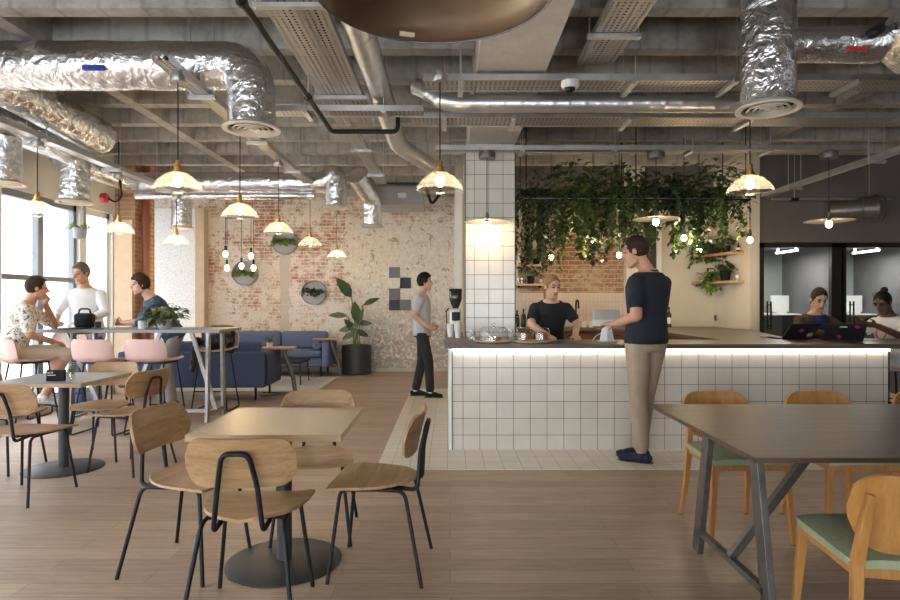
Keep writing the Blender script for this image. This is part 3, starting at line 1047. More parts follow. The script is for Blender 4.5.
def tray(label, axis, a, b, cpos, z, w, rods=None, lip=.045, perf=True):
    """perforated cable tray from a to b along axis, centred on cpos"""
    if axis == 'y':
        P = lambda u, v, zz: (cpos + v, u, zz)
    else:
        P = lambda u, v, zz: (u, cpos + v, zz)
    t = thing('cable_tray', label, 'cable tray', P((a + b) / 2, 0, z), 0, 'suspended cable trays')

    def bx(u0, u1, v0, v1, z0, z1):
        p, q = P(u0, v0, z0), P(u1, v1, z1)
        return tuple(min(i, j) for i, j in zip(p, q)), tuple(max(i, j) for i, j in zip(p, q))
    MB().box(*bx(a, b, -w / 2, w / 2, z, z + .002)).build('perforated_base', 'perf' if perf else 'galv', t, world=True)
    MB().box(*bx(a, b, -w / 2 - .003, -w / 2, z - .003, z + lip)).box(*bx(a, b, w / 2, w / 2 + .003, z - .003, z + lip)).build('side_flange', 'galv', t, world=True)
    n = max(2, int((b - a) / 1.5) + 1)
    us = rods or [a + (b - a) * (i + .5) / n for i in range(n)]
    for u in us:
        s_ = MB().box(*bx(u - .02, u + .02, -w / 2 - .05, w / 2 + .05, z - .03, z - .004)).build('strut', 'galv', t, world=True)
        for v in (-w / 2 - .035, w / 2 + .035):
            MB().tube([P(u, v, z - .04), P(u, v, ZC - .001)], .005, 6).build('hanger_rod', 'galv', s_, smooth=50, world=True)
    if perf:
        k = max(2, int(w / .045))
        for i in range(k):
            v = -w / 2 + w * (i + .5) / k
            pts = [P(a + (b - a) * j / 12, v + random.uniform(-.008, .008), z + .017 + random.uniform(0, .004)) for j in range(13)]
            MB().tube(pts, .014, 6).build('cable', 'black_matte' if i % 3 else 'unit_grey', t, smooth=60, world=True)
    return t


tray('wide perforated cable tray running lengthways beside the big bronze shade', 'y', 2.6, 5.6, -.88, 3.0, .34)
tray('narrow cable tray continuing lengthways towards the grey ventilation unit', 'y', 5.9, 8.5, -.97, 3.0, .13)
tray('wide cable tray running lengthways right of the concrete beam', 'y', 2.4, 4.42, 1.07, 3.08, .25)
tray('cross tray nearest the camera, carrying the white dome camera', 'x', -.2, 3.9, 4.55, 2.97, .24, rods=[.28 - .2, 1.36, 2.1, 3.0])
tray('cross tray passing just behind the spiral duct over the bar', 'x', -.35, 3.9, 5.3, 2.92, .26, rods=[-.05, .55, 1.55, 2.6])
tray('short cross tray over the seating between pipe and spiral duct', 'x', -1.5, -.22, 5.0, 2.90, .16)
tray('furthest cross tray, carrying the flat disc pendants', 'x', -.15, 4.35, 6.28, 2.91, .13, rods=[.75, 1.7, 2.5, 3.3])
tray('long tray carrying the middle row of glass pendants', 'y', 4.0, 10.7, -1.93, 2.94, .11)
tray('tray carrying the pendants along the window', 'y', 3.6, 8.4, -3.72, 2.80, .11, perf=False)
tray('slim tray running lengthways over the right end of the bar', 'y', 5.4, 8.3, 4.35, 2.78, .09, perf=False)

t = thing('water_pipe', 'black pipe running lengthways then turning right under the trays', 'pipe', (-1.04, 4, 2.8))
MB().tube(fillet([(-1.04, 1.5, 2.83), (-1.04, 5.28, 2.83), (-.46, 5.28, 2.83), (-.46, 5.28, 3.0)], .05, 5), .02, 10).build('pipe', 'black', t, smooth=40, world=True)
for yy in (3.0, 4.4):
    o = MB().tube([(-1.04, yy, 2.82), (-1.04, yy, ZC - .001)], .006, 6).build('hanger_rod', 'galv', t, world=True)
    MB().lathe([(.022, -.015), (.029, -.015), (.029, .015), (.022, .015)], (-1.04, yy, 2.83), 14, 'y').build('clamp', 'black', o, smooth=40, world=True)
t = thing('lighting_track', 'thin white lighting track on the taupe wall above the booths', 'lighting track', (5.0, 8.0, 2.7))
MB().box((4.3, 8.0, 2.69), (5.9, 8.03, 2.715)).build('rail', 'galv', t, world=True)
for x in (4.6, 5.6):
    MB().tube([(x, 8.015, 2.71), (x, 8.015, ZC - .001)], .004, 6).build('hanger_rod', 'galv', t, world=True)
    MB().box((x - .05, 7.99, 2.68), (x + .05, 8.04, 2.72)).build('bracket', 'black', t, world=True)

t = thing('ventilation_unit', 'pale grey boxed ventilation unit hung high before the back wall', 'ventilation unit', (-.75, 10.2, 2.9))
MB().rbox((-1.38, 9.9, 2.93), (-.45, 10.7, 3.25), .015).build('casing', 'unit_grey', t, world=True)
MB().box((-.86, 9.893, 3.05), (-.72, 9.9, 3.13)).build('rating_plate', 'paper', t, world=True)
MB().tube(fillet([(-.55, 9.9, 3.2), (-.4, 9.8, 3.25), (-.3, 9.75, 2.9), (-.15, 9.75, 3.1), (-.12, 9.75, 3.6)], .1, 6), .025, 10).build('hose', 'black', t, smooth=40, world=True)
for x, yy in ((-1.3, 10.), (-.5, 10.), (-1.3, 10.6), (-.5, 10.6)):
    MB().tube([(x, yy, 3.24), (x, yy, ZC - .001)], .005, 6).build('hanger_rod', 'galv', t, world=True)

t = thing('security_camera', 'white dome security camera fixed under the nearest cross tray', 'camera', (.89, 4.45, 2.96))
MB().lathe([(0, -.0), (.065, -.0), (.068, -.03), (.055, -.05), (0, -.05)], (.89, 4.45, 2.965), 24).build('housing', 'white_paint', t, smooth=40, world=True)
MB().ell((.89, 4.45, 2.915), (.04, .04, .035)).build('lens_dome', 'black', t, smooth=180, world=True)
t = thing('alarm_bell', 'red fire alarm sounder hung near the window pier', 'alarm', at(107, 198, 7.5))
q = at(106, 198, 7.5)
MB().lathe([(0, -.05), (.06, -.05), (.065, 0), (.04, .03), (0, .03)], q, 20, 'x').build('sounder', 'red', t, smooth=40, world=True)
MB().tube(fillet([q + V((.02, 0, 0)), q + V((.12, 0, -.06)), q + V((.2, 0, .02)), q + V((.18, 0, .2)), (q.x + .15, q.y, ZC - .001)], .05, 5), .012, 8).build('cable', 'black', t, smooth=40, world=True)
t = thing('drain_pipe', 'oxide red vertical pipe in the corner beside the window pier', 'pipe', (-4.50, 8.86, 0))
MB().tube([(-4.49, 8.86, 0), (-4.49, 8.86, ZC - .01)], .06, 16).build('pipe', 'pipe_red', t, smooth=40, world=True)
for z in (.9, 2.55):
    MB().lathe([(.06, -.05), (.075, -.05), (.075, .05), (.06, .05)], (-4.49, 8.86, z), 18).build('coupling', 'pipe_red', t, smooth=40, world=True)


# ------------------------------------------------------------------ pendants
def pendant_glass(loc, ztop, label, group):
    x, y, z = loc                                     # rim centre
    t = thing('pendant_lamp', label, 'pendant lamp', loc, 0, group)
    prof = [(.030, .122), (.06, .116), (.10, .09), (.135, .055), (.158, .018), (.163, .0), (.160, -.004)]
    MB().lathe(prof, (0, 0, 0), 60, 'z', 30, .006).build('glass_shade', 'shade_glass', t, smooth=180, fix=False)
    MB().lathe([(0, .205), (.018, .205), (.02, .165), (.026, .16), (.026, .14), (.036, .136), (.036, .118), (0, .118)], (0, 0, 0), 24).build('brass_holder', 'brass', t, smooth=35)
    MB().ell((0, 0, .062), (.03, .03, .042)).build('bulb', 'bulb', t, smooth=180)
    MB().tube([(0, 0, .2), (0, 0, ztop - z)], .0045, 6).build('cord', 'black', t, smooth=60)
    MB().lathe([(0, .0), (.05, .0), (.055, .01), (.055, .045), (.03, .055), (.03, .09), (0, .09)], (0, 0, ztop - z), 20).build('ceiling_rose', 'steel', t, smooth=35)
    light('pendant_light', 'POINT', (x, y, z - .012), 4.2, (1, .86, .68), .03)
    return t


GROW = 'ribbed glass pendants in the row over the seating'
pendant_glass((-1.895, 4.18, 2.11), 2.86, 'glass pendant of the middle row nearest the camera, below the foil duct', GROW)
pendant_glass((-1.925, 5.5, 2.11), 2.86, 'second glass pendant of the middle row, under the round duct diffuser', GROW)
pendant_glass((-1.94, 6.78, 2.11), 2.86, 'third glass pendant of the middle row, overlapping a round wall planter', GROW)
pendant_glass((-1.95, 8.36, 2.11), 2.86, 'fourth glass pendant of the middle row from the camera', GROW)
pendant_glass((-1.96, 10.4, 2.11), 2.86, 'furthest glass pendant of the middle row, before the brick wall', GROW)
GW = 'ribbed glass pendants along the window'
pendant_glass((-3.70, 5.38, 2.11), 2.72, 'glass pendant nearest the camera in the window row', GW)
pendant_glass((-3.74, 6.78, 2.11), 2.72, 'glass pendant above the man in the white shirt', GW)
pendant_glass((-3.68, 8.07, 2.11), 2.72, 'furthest glass pendant of the window row, before the painted brick', GW)
GB = 'ribbed glass pendants in front of the bar'
pendant_glass((-.07, 4.18, 2.11), 2.86, 'glass pendant hanging in front of the spiral duct near the tiled column', GB)
pendant_glass((2.225, 4.45, 2.146), 2.88, 'glass pendant under the foil drop in front of the bar', GB)


def bulb_pendant(loc, ztop, label, group, disc=False, w=5):
    x, y, z = loc                                     # bulb centre
    t = thing('pendant_lamp', label, 'pendant lamp', (x, y, z), 0, group)
    MB().ell((0, 0, 0), (.032, .032, .04)).build('bulb', 'bulb', t, smooth=180)
    MB().lathe([(0, .13), (.012, .13), (.017, .11), (.02, .05), (.02, .033), (0, .033)], (0, 0, 0), 16).build('lamp_holder', 'dark_steel', t, smooth=40)
    MB().tube([(0, 0, .12), (0, 0, ztop - z)], .0045, 6).build('cord', 'black', t, smooth=60)
    if disc:
        MB().lathe([(.018, .062), (.05, .058), (.235, .034), (.238, .03), (.05, .054), (.018, .058), (.018, .062)], (0, 0, 0), 40).build('disc_shade', 'steel', t, smooth=40)
        MB().lathe([(0, .0), (.085, .0), (.088, .01), (.088, .06), (.04, .07), (.04, .12), (0, .12)], (0, 0, ztop - z), 24).build('ceiling_rose', 'dark_steel', t, smooth=35)
    light('bulb_light', 'POINT', (x, y, z - .06), w, (1, .79, .53), .03)
    return t


GD = 'flat disc pendants over the bar'
for px, py, lab in ((487, 225, 'flat disc pendant hanging in front of the tiled column'),
                    (656, 222, 'flat disc pendant above the head of the man at the bar'),
                    (829, 224, 'flat disc pendant before the booths at right')):
    bulb_pendant(at(px, py, 6.28), 2.83, lab, GD, True, 5)
GN = 'bare bulbs among the hanging plants'
for px, py, d, lab in ((551, 257, 7.9, 'bare bulb above the woman behind the bar'),
                       (593, 243, 7.6, 'bare bulb left of the customer, higher of the two before the brick'),
                       (619, 255, 7.9, 'bare bulb just left of the customer\'s face'),
                       (684, 238, 7.2, 'bare bulb below the plants right of the customer\'s head'),
                       (699, 250, 7.7, 'bare bulb in front of the upper corner shelf'),
                       (750, 240, 7.4, 'bare bulb hanging beside the end of the kitchen wall')):
    p = at(px, py, d)
    bulb_pendant(p, 3.3, lab, GN, False, 7)

# cluster of four long bulbs over the lounge
t = thing('cluster_pendant', 'black bar pendant with five hanging bulbs before the brick wall', 'pendant lamp', at(240, 214, 9.6))
q = at(240, 218, 9.6)
MB().box((q.x - .24, q.y - .015, q.z - .012), (q.x + .24, q.y + .015, q.z + .012)).build('bar', 'black', t, world=True)
for dx in (-.2, .2):
    MB().tube([(q.x + dx, q.y, q.z), (q.x + dx, q.y, 3.33)], .004, 6).build('hanger_rod', 'black', t, world=True)
for px, py in ((225.5, 254), (227, 268), (241.5, 266), (251, 256), (253.5, 268)):
    p = at(px, py, 9.6)
    h = MB().tube([(p.x, p.y, p.z + .1), (p.x, p.y, q.z)], .005, 6).tube([(p.x, p.y, p.z + .04), (p.x, p.y, p.z + .13)], .018, 10).build('cord', 'black', t, smooth=60, world=True)
    MB().ell(p, (.035, .035, .05)).build('bulb', 'bulb', h, smooth=180, world=True)
light('cluster_light', 'POINT', (q.x, q.y - .1, q.z - .95), 10, (1, .72, .4), .1)

# huge bronze shade at the top of the view
t = thing('bronze_pendant', 'huge dark bronze dome pendant hanging overhead at the top', 'pendant lamp', (-.055, 2.04, 2.388))
MB().lathe([(.03, .30), (.12, .285), (.24, .235), (.34, .15), (.405, .06), (.432, .006), (.437, 0), (.428, .004), (.40, .055), (.335, .142), (.237, .225), (.12, .272), (.03, .288)], (0, 0, 0), 72).build('dome', 'bronze', t, smooth=50).scale = (.945, .945, 1)
MB().lathe([(.436, -.004), (.441, 0), (.436, .006), (.431, 0), (.436, -.004)], (0, 0, 0), 72).build('rim', 'dark_steel', t, smooth=180).scale = (.945, .945, 1)
MB().tube([(0, 0, .28), (0, 0, ZC - 2.389)], .008, 8).build('cord', 'black', t, smooth=60)
MB().lathe([(0, .36), (.03, .36), (.04, .28), (0, .28)], (0, 0, 0), 20).build('holder', 'dark_steel', t, smooth=40)
MB().ell((0, 0, .23), (.045, .045, .055)).build('bulb', 'pot_white', t, smooth=180)
m = MB()
for i in range(6):
    a0, a1 = pi / 2 + .225 + i * .026, pi / 2 + .251 + i * .026
    m._faces([(.4235 * cos(a0), .4235 * sin(a0), .012), (.4235 * cos(a1), .4235 * sin(a1), .012), (.4145 * cos(a1), .4145 * sin(a1), .028), (.4145 * cos(a0), .4145 * sin(a0), .028)], [(0, 1, 2, 3)])
m.build('sticker', 'beige_board', t).scale = (.94, .94, 1)


# ------------------------------------------------------------------ people
def remesh(mb, voxel, smooth=3):
    me = bpy.data.meshes.new('tmp')
    bmesh.ops.recalc_face_normals(mb.bm, faces=mb.bm.faces[:])
    mb.bm.to_mesh(me)
    mb.bm.free()
    o = bpy.data.objects.new('tmp', me)
    COL.objects.link(o)
    r = o.modifiers.new('r', 'REMESH')
    r.mode = 'VOXEL'
    r.voxel_size = voxel
    if smooth:
        q = o.modifiers.new('s', 'SMOOTH')
        q.iterations = smooth
        q.factor = 0.5
    dg = bpy.context.evaluated_depsgraph_get()
    out = bpy.data.meshes.new_from_object(o.evaluated_get(dg))
    bpy.data.objects.remove(o)
    bpy.data.meshes.remove(me)
    out.materials.clear()
    return out


def hand(mb, wrist, d, n, side, curl, k=1.0, spread=.16):
    """d: finger direction, n: palm normal (palm side), side: +1 when the thumb lies towards d x n"""
    d, n = V(d).normalized(), V(n)
    n = (n - d * n.dot(d)).normalized()
    s = d.cross(n) * side                            # towards the thumb
    w = V(wrist)
    for o in (-.028, -.01, .010, .028):
        mb.cap(w + s * o * .6 * k, w + d * .085 * k + s * o * k, .0155 * k, .013 * k, 8)
    mb.cap(w - d * .03, w + d * .02, .026 * k, .024 * k, 10)
    for o, L in ((-.030, .058), (-.0105, .075), (.010, .082), (.030, .074)):
        a = w + d * .088 * k + s * o * k
        d1 = (d * cos(curl * .6) + n * sin(curl * .6) + s * o * spread * 10 * .12).normalized()
        b = a + d1 * L * .5 * k
        d2 = (d * cos(curl * 1.5) + n * sin(curl * 1.5) + s * o * spread).normalized()
        c_ = b + d2 * L * .5 * k
        mb.cap(a, b, .0098 * k, .009 * k, 8)
        mb.cap(b, c_, .009 * k, .0075 * k, 8)
    a = w + d * .022 * k + s * .026 * k
    b = a + (d * .6 + s * .65 + n * .25).normalized() * .042 * k
    c_ = b + (d * .9 + s * .1 + n * .35).normalized() * .034 * k
    mb.cap(a, b, .0135 * k, .0112 * k, 8)
    mb.cap(b, c_, .011 * k, .0085 * k, 8)


def person(label, loc, rotz, J, s=1.0, skin='skin', lip='lip', top='black_tee', sleeve=.55, bottom='black_jeans', cuff=1.0,
           shoe='black_matte', hair='hair_brown', style='short', hem=.0, build=1.0, open_front=None, sock=None, beard=None, legs=True):
    """J: joints in the person's own frame, facing +y, right hand +x, metres at scale 1"""
    t = thing('person', label, 'person', loc, rotz)
    Z = {k: V(v) * s for k, v in J.items() if k not in ('look', 'hipR', 'shR', 'dl', 'dr', 'nl', 'nr', 'curl', 'toe', 'roll', 'tl', 'tr')}
    P, N, H = Z['P'], Z['N'], Z['H']
    up = (N - P).normalized()
    hipR = V(J.get('hipR', (1, 0, 0))).normalized()
    shR = V(J.get('shR', (1, 0, 0))).normalized()
    b = build * s

    def fw(r, u=up):
        return u.cross(r).normalized()
    SR = Z.get('SR', N + shR * .165 * b - up * .092 * s)
    SL = Z.get('SL', N - shR * .165 * b - up * .092 * s)
    hR, hL = P + hipR * .09 * s - up * .03 * s, P - hipR * .09 * s - up * .03 * s
    look = V(J.get('look', (0, 1, 0))).normalized()
    hu = V((0, 0, 1)) if abs(look.z) < .9 else up
    hr = look.cross(hu).normalized()
    hr = (hr + hu * J.get('roll', 0)).normalized()
    hu = hr.cross(look).normalized()

    def hp(r, f, u):
        return H + hr * r * s + look * f * s + hu * u * s
    fr = (hr, look, hu)

    def torso(mb, e=0.0, lowz=.07, topz=None):
        rings = []
        for tt, wd, dp in ((-lowz / .54, .158, .112), (.02, .162, .118), (.2, .146, .108), (.38, .138, .104), (.58, .154, .112), (.76, .166, .112), (.86, .152, .096), (.925, .126, .08), (.975, .088, .068), (1.03, .060, .058)):
            if topz and tt > topz + .01:
                continue
            r = hipR.lerp(shR, max(0, min(1, tt))).normalized()
            c = P.lerp(N, tt) if tt >= 0 else P + up * tt * .54 * s
            rings.append((c, r * (wd * b + e), fw(r) * (dp * b + e)))
        mb.loft(rings, 28)

    def arm(mb, S_, E, W, e, frac):
        r0, r1, r2 = .05 * b, .041 * b, .029 * s
        inner = S_ + (P.lerp(N, .8) - S_) * .35
        mb.cap(inner, S_, .055 * b + e, .05 * b + e)
        if frac >= 1:
            mb.cap(S_, E, r0 + e, r1 + e)
            q = E.lerp(W, min(1, frac - 1)) if frac < 2 else W
            mb.cap(E, q, r1 + e, (r1 + (r2 - r1) * min(1, frac - 1)) + e)
        else:
            q = S_.lerp(E, frac)
            mb.cap(S_, q, r0 + e, r0 + (r1 - r0) * frac + e * 1.6)

    def leg(mb, h, K, A, e, frac):
        r0, r1, r2 = .082 * b, .058 * b, .04 * s
        mb.cap(h, K, r0 + e, r1 + e, 16)
        q = K.lerp(A, frac)
        mb.cap(K, q, r1 + e, max(r2 + e * 2.2, .048 * s) if e else r2, 16)

    # --- skin: one continuous body
    mb = MB()
    torso(mb)
    mb.cap(N - up * .02 * s, H - hu * .05 * s - look * .015 * s, .058 * s, .053 * s)
    for S_, E, W in ((SR, Z['ER'], Z['WR']), (SL, Z['EL'], Z['WL'])):
        arm(mb, S_, E, W, 0, 2)
    dR = V(J.get('dr', Z['WR'] - Z['ER']))
    dL = V(J.get('dl', Z['WL'] - Z['EL']))
    cu = J.get('curl', (.5, .5))
    hand(mb, Z['WR'], dR, J.get('nr', (0, 0, -1)), J.get('tr', 1), cu[0], s * 1.0)
    hand(mb, Z['WL'], dL, J.get('nl', (0, 0, -1)), J.get('tl', -1), cu[1], s * 1.0)
    if legs:
        for h, K, A in ((hR, Z['KR'], Z['AR']), (hL, Z['KL'], Z['AL'])):
            leg(mb, h, K, A, 0, 1)
    mb.ell(hp(0, -.012, .025), (.074 * s, .093 * s, .098 * s), fr)
    mb.ell(hp(0, .022, -.045), (.060 * s, .068 * s, .074 * s), fr)
    mb.cap(hp(-.022, .062, -.1), hp(.022, .062, -.1), .021 * s, .021 * s, 10)
    mb.cap(hp(-.045, -.0, -.075), hp(-.02, .058, -.1), .022 * s, .02 * s, 10)
    mb.cap(hp(.045, -.0, -.075), hp(.02, .058, -.1), .022 * s, .02 * s, 10)
    mb.cap(hp(0, .08, .02), hp(0, .104, -.025), .009 * s, .0145 * s, 10)
    mb.cap(hp(-.012, .092, -.03), hp(.012, .092, -.03), .009 * s, .009 * s, 8)
    mb.cap(hp(-.018, .084, -.064), hp(.018, .084, -.064), .0085 * s, .0085 * s, 8)
    mb.cap(hp(-.042, .066, .032), hp(.042, .066, .032), .016 * s, .016 * s, 8)
    for q in (-1, 1):
        mb.ell(hp(q * .074, -.008, -.008), (.009 * s, .017 * s, .028 * s), fr)
        mb.ell(hp(q * .031, .072, .012), (.015 * s, .012 * s, .012 * s), fr)
    me = remesh(mb, .0068 * s, 2)
    body = link_mesh('body', me, [skin, lip, 'eye', hair], t, 180)
    for p in me.polygons:
        v = p.center - H
        r, f, u = v.dot(hr) / s, v.dot(look) / s, v.dot(hu) / s
        if f < .05 or abs(r) > .07:
            continue
        if ((abs(r) - .031) / .0145) ** 2 + ((u - .010) / .0072) ** 2 < 1:
            p.material_index = 2
        elif ((abs(r) - .032) / .021) ** 2 + ((u - .036) / .006) ** 2 < 1:
            p.material_index = 3
        elif (r / .024) ** 2 + ((u + .064) / .0095) ** 2 < 1 and f > .07:
            p.material_index = 1

    # --- clothes
    if legs:
        mb = MB()
        rings = []
        for tt, wd, dp in ((-.15, .150, .112), (-.02, .164, .122), (.08, .158, .116), (.16, .150, .112)):
            rings.append((P + up * tt * .54 * s, hipR * (wd * b + .003), fw(hipR) * (dp * b + .003)))
        mb.loft(rings, 28)
        for h, K, A in ((hR, Z['KR'], Z['AR']), (hL, Z['KL'], Z['AL'])):
            leg(mb, h, K, A, .010 * s, cuff)
        link_mesh('trousers' if cuff > .6 else 'shorts', remesh(mb, .009, 3), bottom, t, 180)
    mb = MB()
    torso(mb, .017 * s, .07 + hem, .97)
    for S_, E, W in ((SR, Z['ER'], Z['WR']), (SL, Z['EL'], Z['WL'])):
        arm(mb, S_, E, W, .011 * s, sleeve)
    sh = link_mesh('jacket' if open_front else 'shirt', remesh(mb, .009, 3), [top, open_front or top], t, 180)
    if open_front:
        for p in sh.data.polygons:
            v = p.center - N
            if v.dot(fw(shR)) > .03 and abs(v.dot(shR)) < .05 + .06 * v.dot(up) and v.dot(up) < -.02:
                p.material_index = 1
    # collar
    cr = []
    for i in range(20):
        a = 2 * pi * i / 20
        cr.append(N - up * .004 * s + shR * .068 * s * cos(a) + fw(shR) * (.066 * s * sin(a)) - up * (.018 * s * (sin(a) > .3)))
    MB().tube(cr, .0085 * s, 8, closed=True).build('collar', top, sh, smooth=180)

    # --- hair
    mb = MB()
    b2 = MB()
    g = .0
    hl = {'short': -.055, 'crop': -.05, 'tousled': -.06, 'tied': -.06, 'bun': -.05, 'wavy': -.10}[style]
    e = {'short': .010, 'crop': .006, 'tousled': .020, 'tied': .008, 'bun': .008, 'wavy': .022}[style]
    nu, nv = 40, 26
    P2 = {}
    rx, ry, rz = .074 + e * .55, .093 + e * .8, .098 + e
    rnd = random.Random(len(label))
    for j in range(nv + 1):
        th = pi * .78 * j / nv
        for i in range(nu):
            ph = 2 * pi * i / nu
            k = 1 + (rnd.uniform(-.03, .05) if style in ('tousled', 'wavy') else rnd.uniform(-.008, .008))
            P2[i, j] = (rx * k * sin(th) * cos(ph), -.012 + ry * k * sin(th) * sin(ph), .025 + rz * k * cos(th))
    hm = bmesh.new()
    vs = {}

    def vert(i, j):
        i %= nu
        key = (0 if j == 0 else i, j)
        if key not in vs:
            vs[key] = hm.verts.new(hp(*P2[key]))
        return vs[key]
    for j in range(nv):
        for i in range(nu):
            q = [P2[(a % nu if bb else 0), bb] for a, bb in ((i, j), (i + 1, j), (i + 1, j + 1), (i, j + 1))]
            cx, cy, cz = (sum(z[m] for z in q) / 4 for m in range(3))
            line = (.098 - .6 * abs(cx)) if style in ('tied', 'bun') else (.084 - .028 * (abs(cx) / .07) ** 2)         # forehead hairline
            side = .0 if cy > .03 else (hl if cy < -.03 else hl * (.03 - cy) / .06)
            lim = line if cy > .05 else (side if cy < .03 else side + (line - side) * (cy - .03) / .02)
            if 'tied' in style or 'bun' in style:
                lim = max(lim, -.045)
            if cz < lim:
                continue
            f = [vert(a, bb) for a, bb in ((i, j), (i + 1, j), (i + 1, j + 1), (i, j + 1))]
            f2 = []
            for x in f:
                if x not in f2:
                    f2.append(x)
            try:
                hm.faces.new(f2)
            except ValueError:
                pass
    me = bpy.data.meshes.new('hair')
    bmesh.ops.recalc_face_normals(hm, faces=hm.faces[:])
    hm.to_mesh(me)
    hm.free()
    ho = link_mesh('hair', me, hair, t, 180)
    so = ho.modifiers.new('thick', 'SOLIDIFY')
    so.thickness = .016 * s
    so.offset = -1
    if style == 'bun':
        MB().ell(hp(0, -.085, .105), (.038 * s, .038 * s, .036 * s), fr).build('bun', hair, ho, smooth=180)
    if style == 'tied':
        MB().chain([(hp(0, -.10, -.01), .03 * s), (hp(0, -.125, -.06), .026 * s), (hp(0, -.115, -.15), .014 * s)]).build('ponytail', hair, ho, smooth=180)
    if style in ('tousled', 'short', 'wavy'):
        mm = MB()
        for i in range({'tousled': 30, 'short': 14, 'wavy': 26}[style]):
            a, rr = rnd.uniform(0, 2 * pi), rnd.uniform(0, .06)
            p = hp(rr * cos(a), rr * sin(a) * 1.1, .115 - rr * .45)
            mm.cap(p, p + V((rnd.uniform(-.025, .025), rnd.uniform(-.025, .025), rnd.uniform(.004, .016) * (1.4 if style == 'tousled' else .7))), .012, .004, 6, 2)
        mm.build('tuft', hair, ho, smooth=180)

    # --- shoes
    if legs and shoe:
        for A, K, q in ((Z['AR'], Z['KR'], 'r'), (Z['AL'], Z['KL'], 'l')):
            td = J.get('toe', (0, 1, 0))
            td = V(td[q]) if isinstance(td, dict) else V(td)
            td.normalize()
            sd = td.cross(V((0, 0, 1))).normalized()
            un = sd.cross(td).normalized()
            m = MB()
            hz = A - un * .045 * s
            m.ell(hz - td * .035 * s, (.036 * s, .048 * s, .04 * s), (sd, td, un))
            m.ell(hz + td * .04 * s + un * .002, (.041 * s, .085 * s, .036 * s), (sd, td, un))
            m.ell(hz + td * .115 * s - un * .012 * s, (.044 * s, .065 * s, .028 * s), (sd, td, un))
            m.cap(hz, A + (K - A).normalized() * (.012 if shoe != 'navy_shoe' else -.025) * s, .042 * s, .041 * s)
            me = remesh(m, .006, 2)
            base = (hz - un * .036 * s).dot(un)
            for v in me.vertices:
                d_ = v.co.dot(un) - base
                if d_ < 0:
                    v.co -= un * d_
            so_ = link_mesh('shoe', me, shoe, t, 180)
            ol = []
            for kx, ky in ((-.036, -.08), (-.040, .0), (-.046, .10), (-.034, .165), (0, .183), (.034, .165), (.046, .10), (.040, .0), (.036, -.08), (0, -.092)):
                ol.append(hz - un * .034 * s + sd * kx * s + td * ky * s)
            n = len(ol)
            m = MB()
            m._faces(ol + [v - un * .011 * s for v in ol], [tuple(range(n))] + [tuple(range(n, 2 * n))[::-1]] + [(i, n + i, n + (i + 1) % n, (i + 1) % n) for i in range(n)])
            m.build('sole', 'sole', so_)
            if sock:
                MB().cap(A - un * .01, A + (K - A).normalized() * .09 * s, .044 * s, .043 * s).build('sock', sock, t, smooth=180)
    return t


def stand(**kw):
    J = dict(P=(0, 0, .93), N=(0, -.01, 1.47), H=(0, .03, 1.63), ER=(.25, -.03, 1.15), WR=(.26, .07, .9), EL=(-.25, -.03, 1.15), WL=(-.26, .07, .9),
             KR=(.095, .03, .50), AR=(.095, -.02, .085), KL=(-.095, .03, .50), AL=(-.095, -.02, .085))
    J.update(kw)
    return J


# the customer at the bar, seen from behind
p = person('man in navy t-shirt and beige trousers standing at the bar, back turned', (1.60, 5.04, 0.004), R(30),
           stand(P=(.03, -.03, .935), N=(.05, -.035, 1.475), H=(-.02, .03, 1.625), look=(-.45, .85, -.2), shR=(1, -.05, 0), SL=(-.12, -.06, 1.378), SR=(.21, -.04, 1.378),
                 EL=(-.165, -.11, 1.125), WL=(-.125, .14, 1.06), dl=(-.03, .29, -.0), nl=(.2, .0, -1), tl=-1, ER=(.26, .05, 1.13), WR=(.12, .25, 1.05), dr=(-.15, .2, -.02),
                 KL=(-.02, .0, .50), AL=(-.045, -.05, .08), KR=(.085, .03, .50), AR=(.05, .06, .08), toe={'l': (-.5, .85, 0), 'r': (-.6, .8, 0)}, curl=(.5, .55)),
           1.077, 'skin_warm', top='navy_tee', sleeve=.6, bottom='chino', cuff=.88, shoe='navy_shoe', hair='hair_brown', style='crop', hem=-.045, build=1.09)

# the man walking past the brick wall
person('man in grey t-shirt and black jeans walking towards the bar past the brick', (-.39, 8.4, 0.004), R(-92),
       stand(H=(0, .045, 1.63), EL=(-.22, -.09, 1.16), WL=(-.15, .10, 1.0), ER=(.22, -.10, 1.16), WR=(.18, .09, 1.0), dl=(.1, .2, -.05), dr=(-.1, .2, -.05), nl=(1, 0, 0), nr=(-1, 0, 0), tl=-1,
             KR=(.085, .10, .5), AR=(.085, .12, .09), KL=(-.085, -.01, .5), AL=(-.085, -.10, .09)),
       .985, 'skin', top='grey_tee', sleeve=.55, bottom='black_jeans', cuff=.92, shoe='black_matte', hair='hair_black', style='tousled', hem=-.01, sock='paper')

# the woman working behind the bar
person('woman in black t-shirt leaning on the worktop behind the bar', (1.06, 6.38, 0), R(180),
       stand(P=(0, -.08, .91), N=(0, .10, 1.37), H=(.005, .19, 1.51), look=(-.35, .9, -.25), ER=(.23, .2, 1.12), WR=(.085, .42, 1.005), dr=(-.02, .1, -.01), EL=(-.27, .12, 1.12), WL=(-.20, .36, 1.005),
             dl=(.0, .1, -.01), curl=(.35, .3)),
       .985, 'skin', top='black_tee', sleeve=.6, bottom='black_jeans', hair='hair_blond', style='tied', build=1.02)

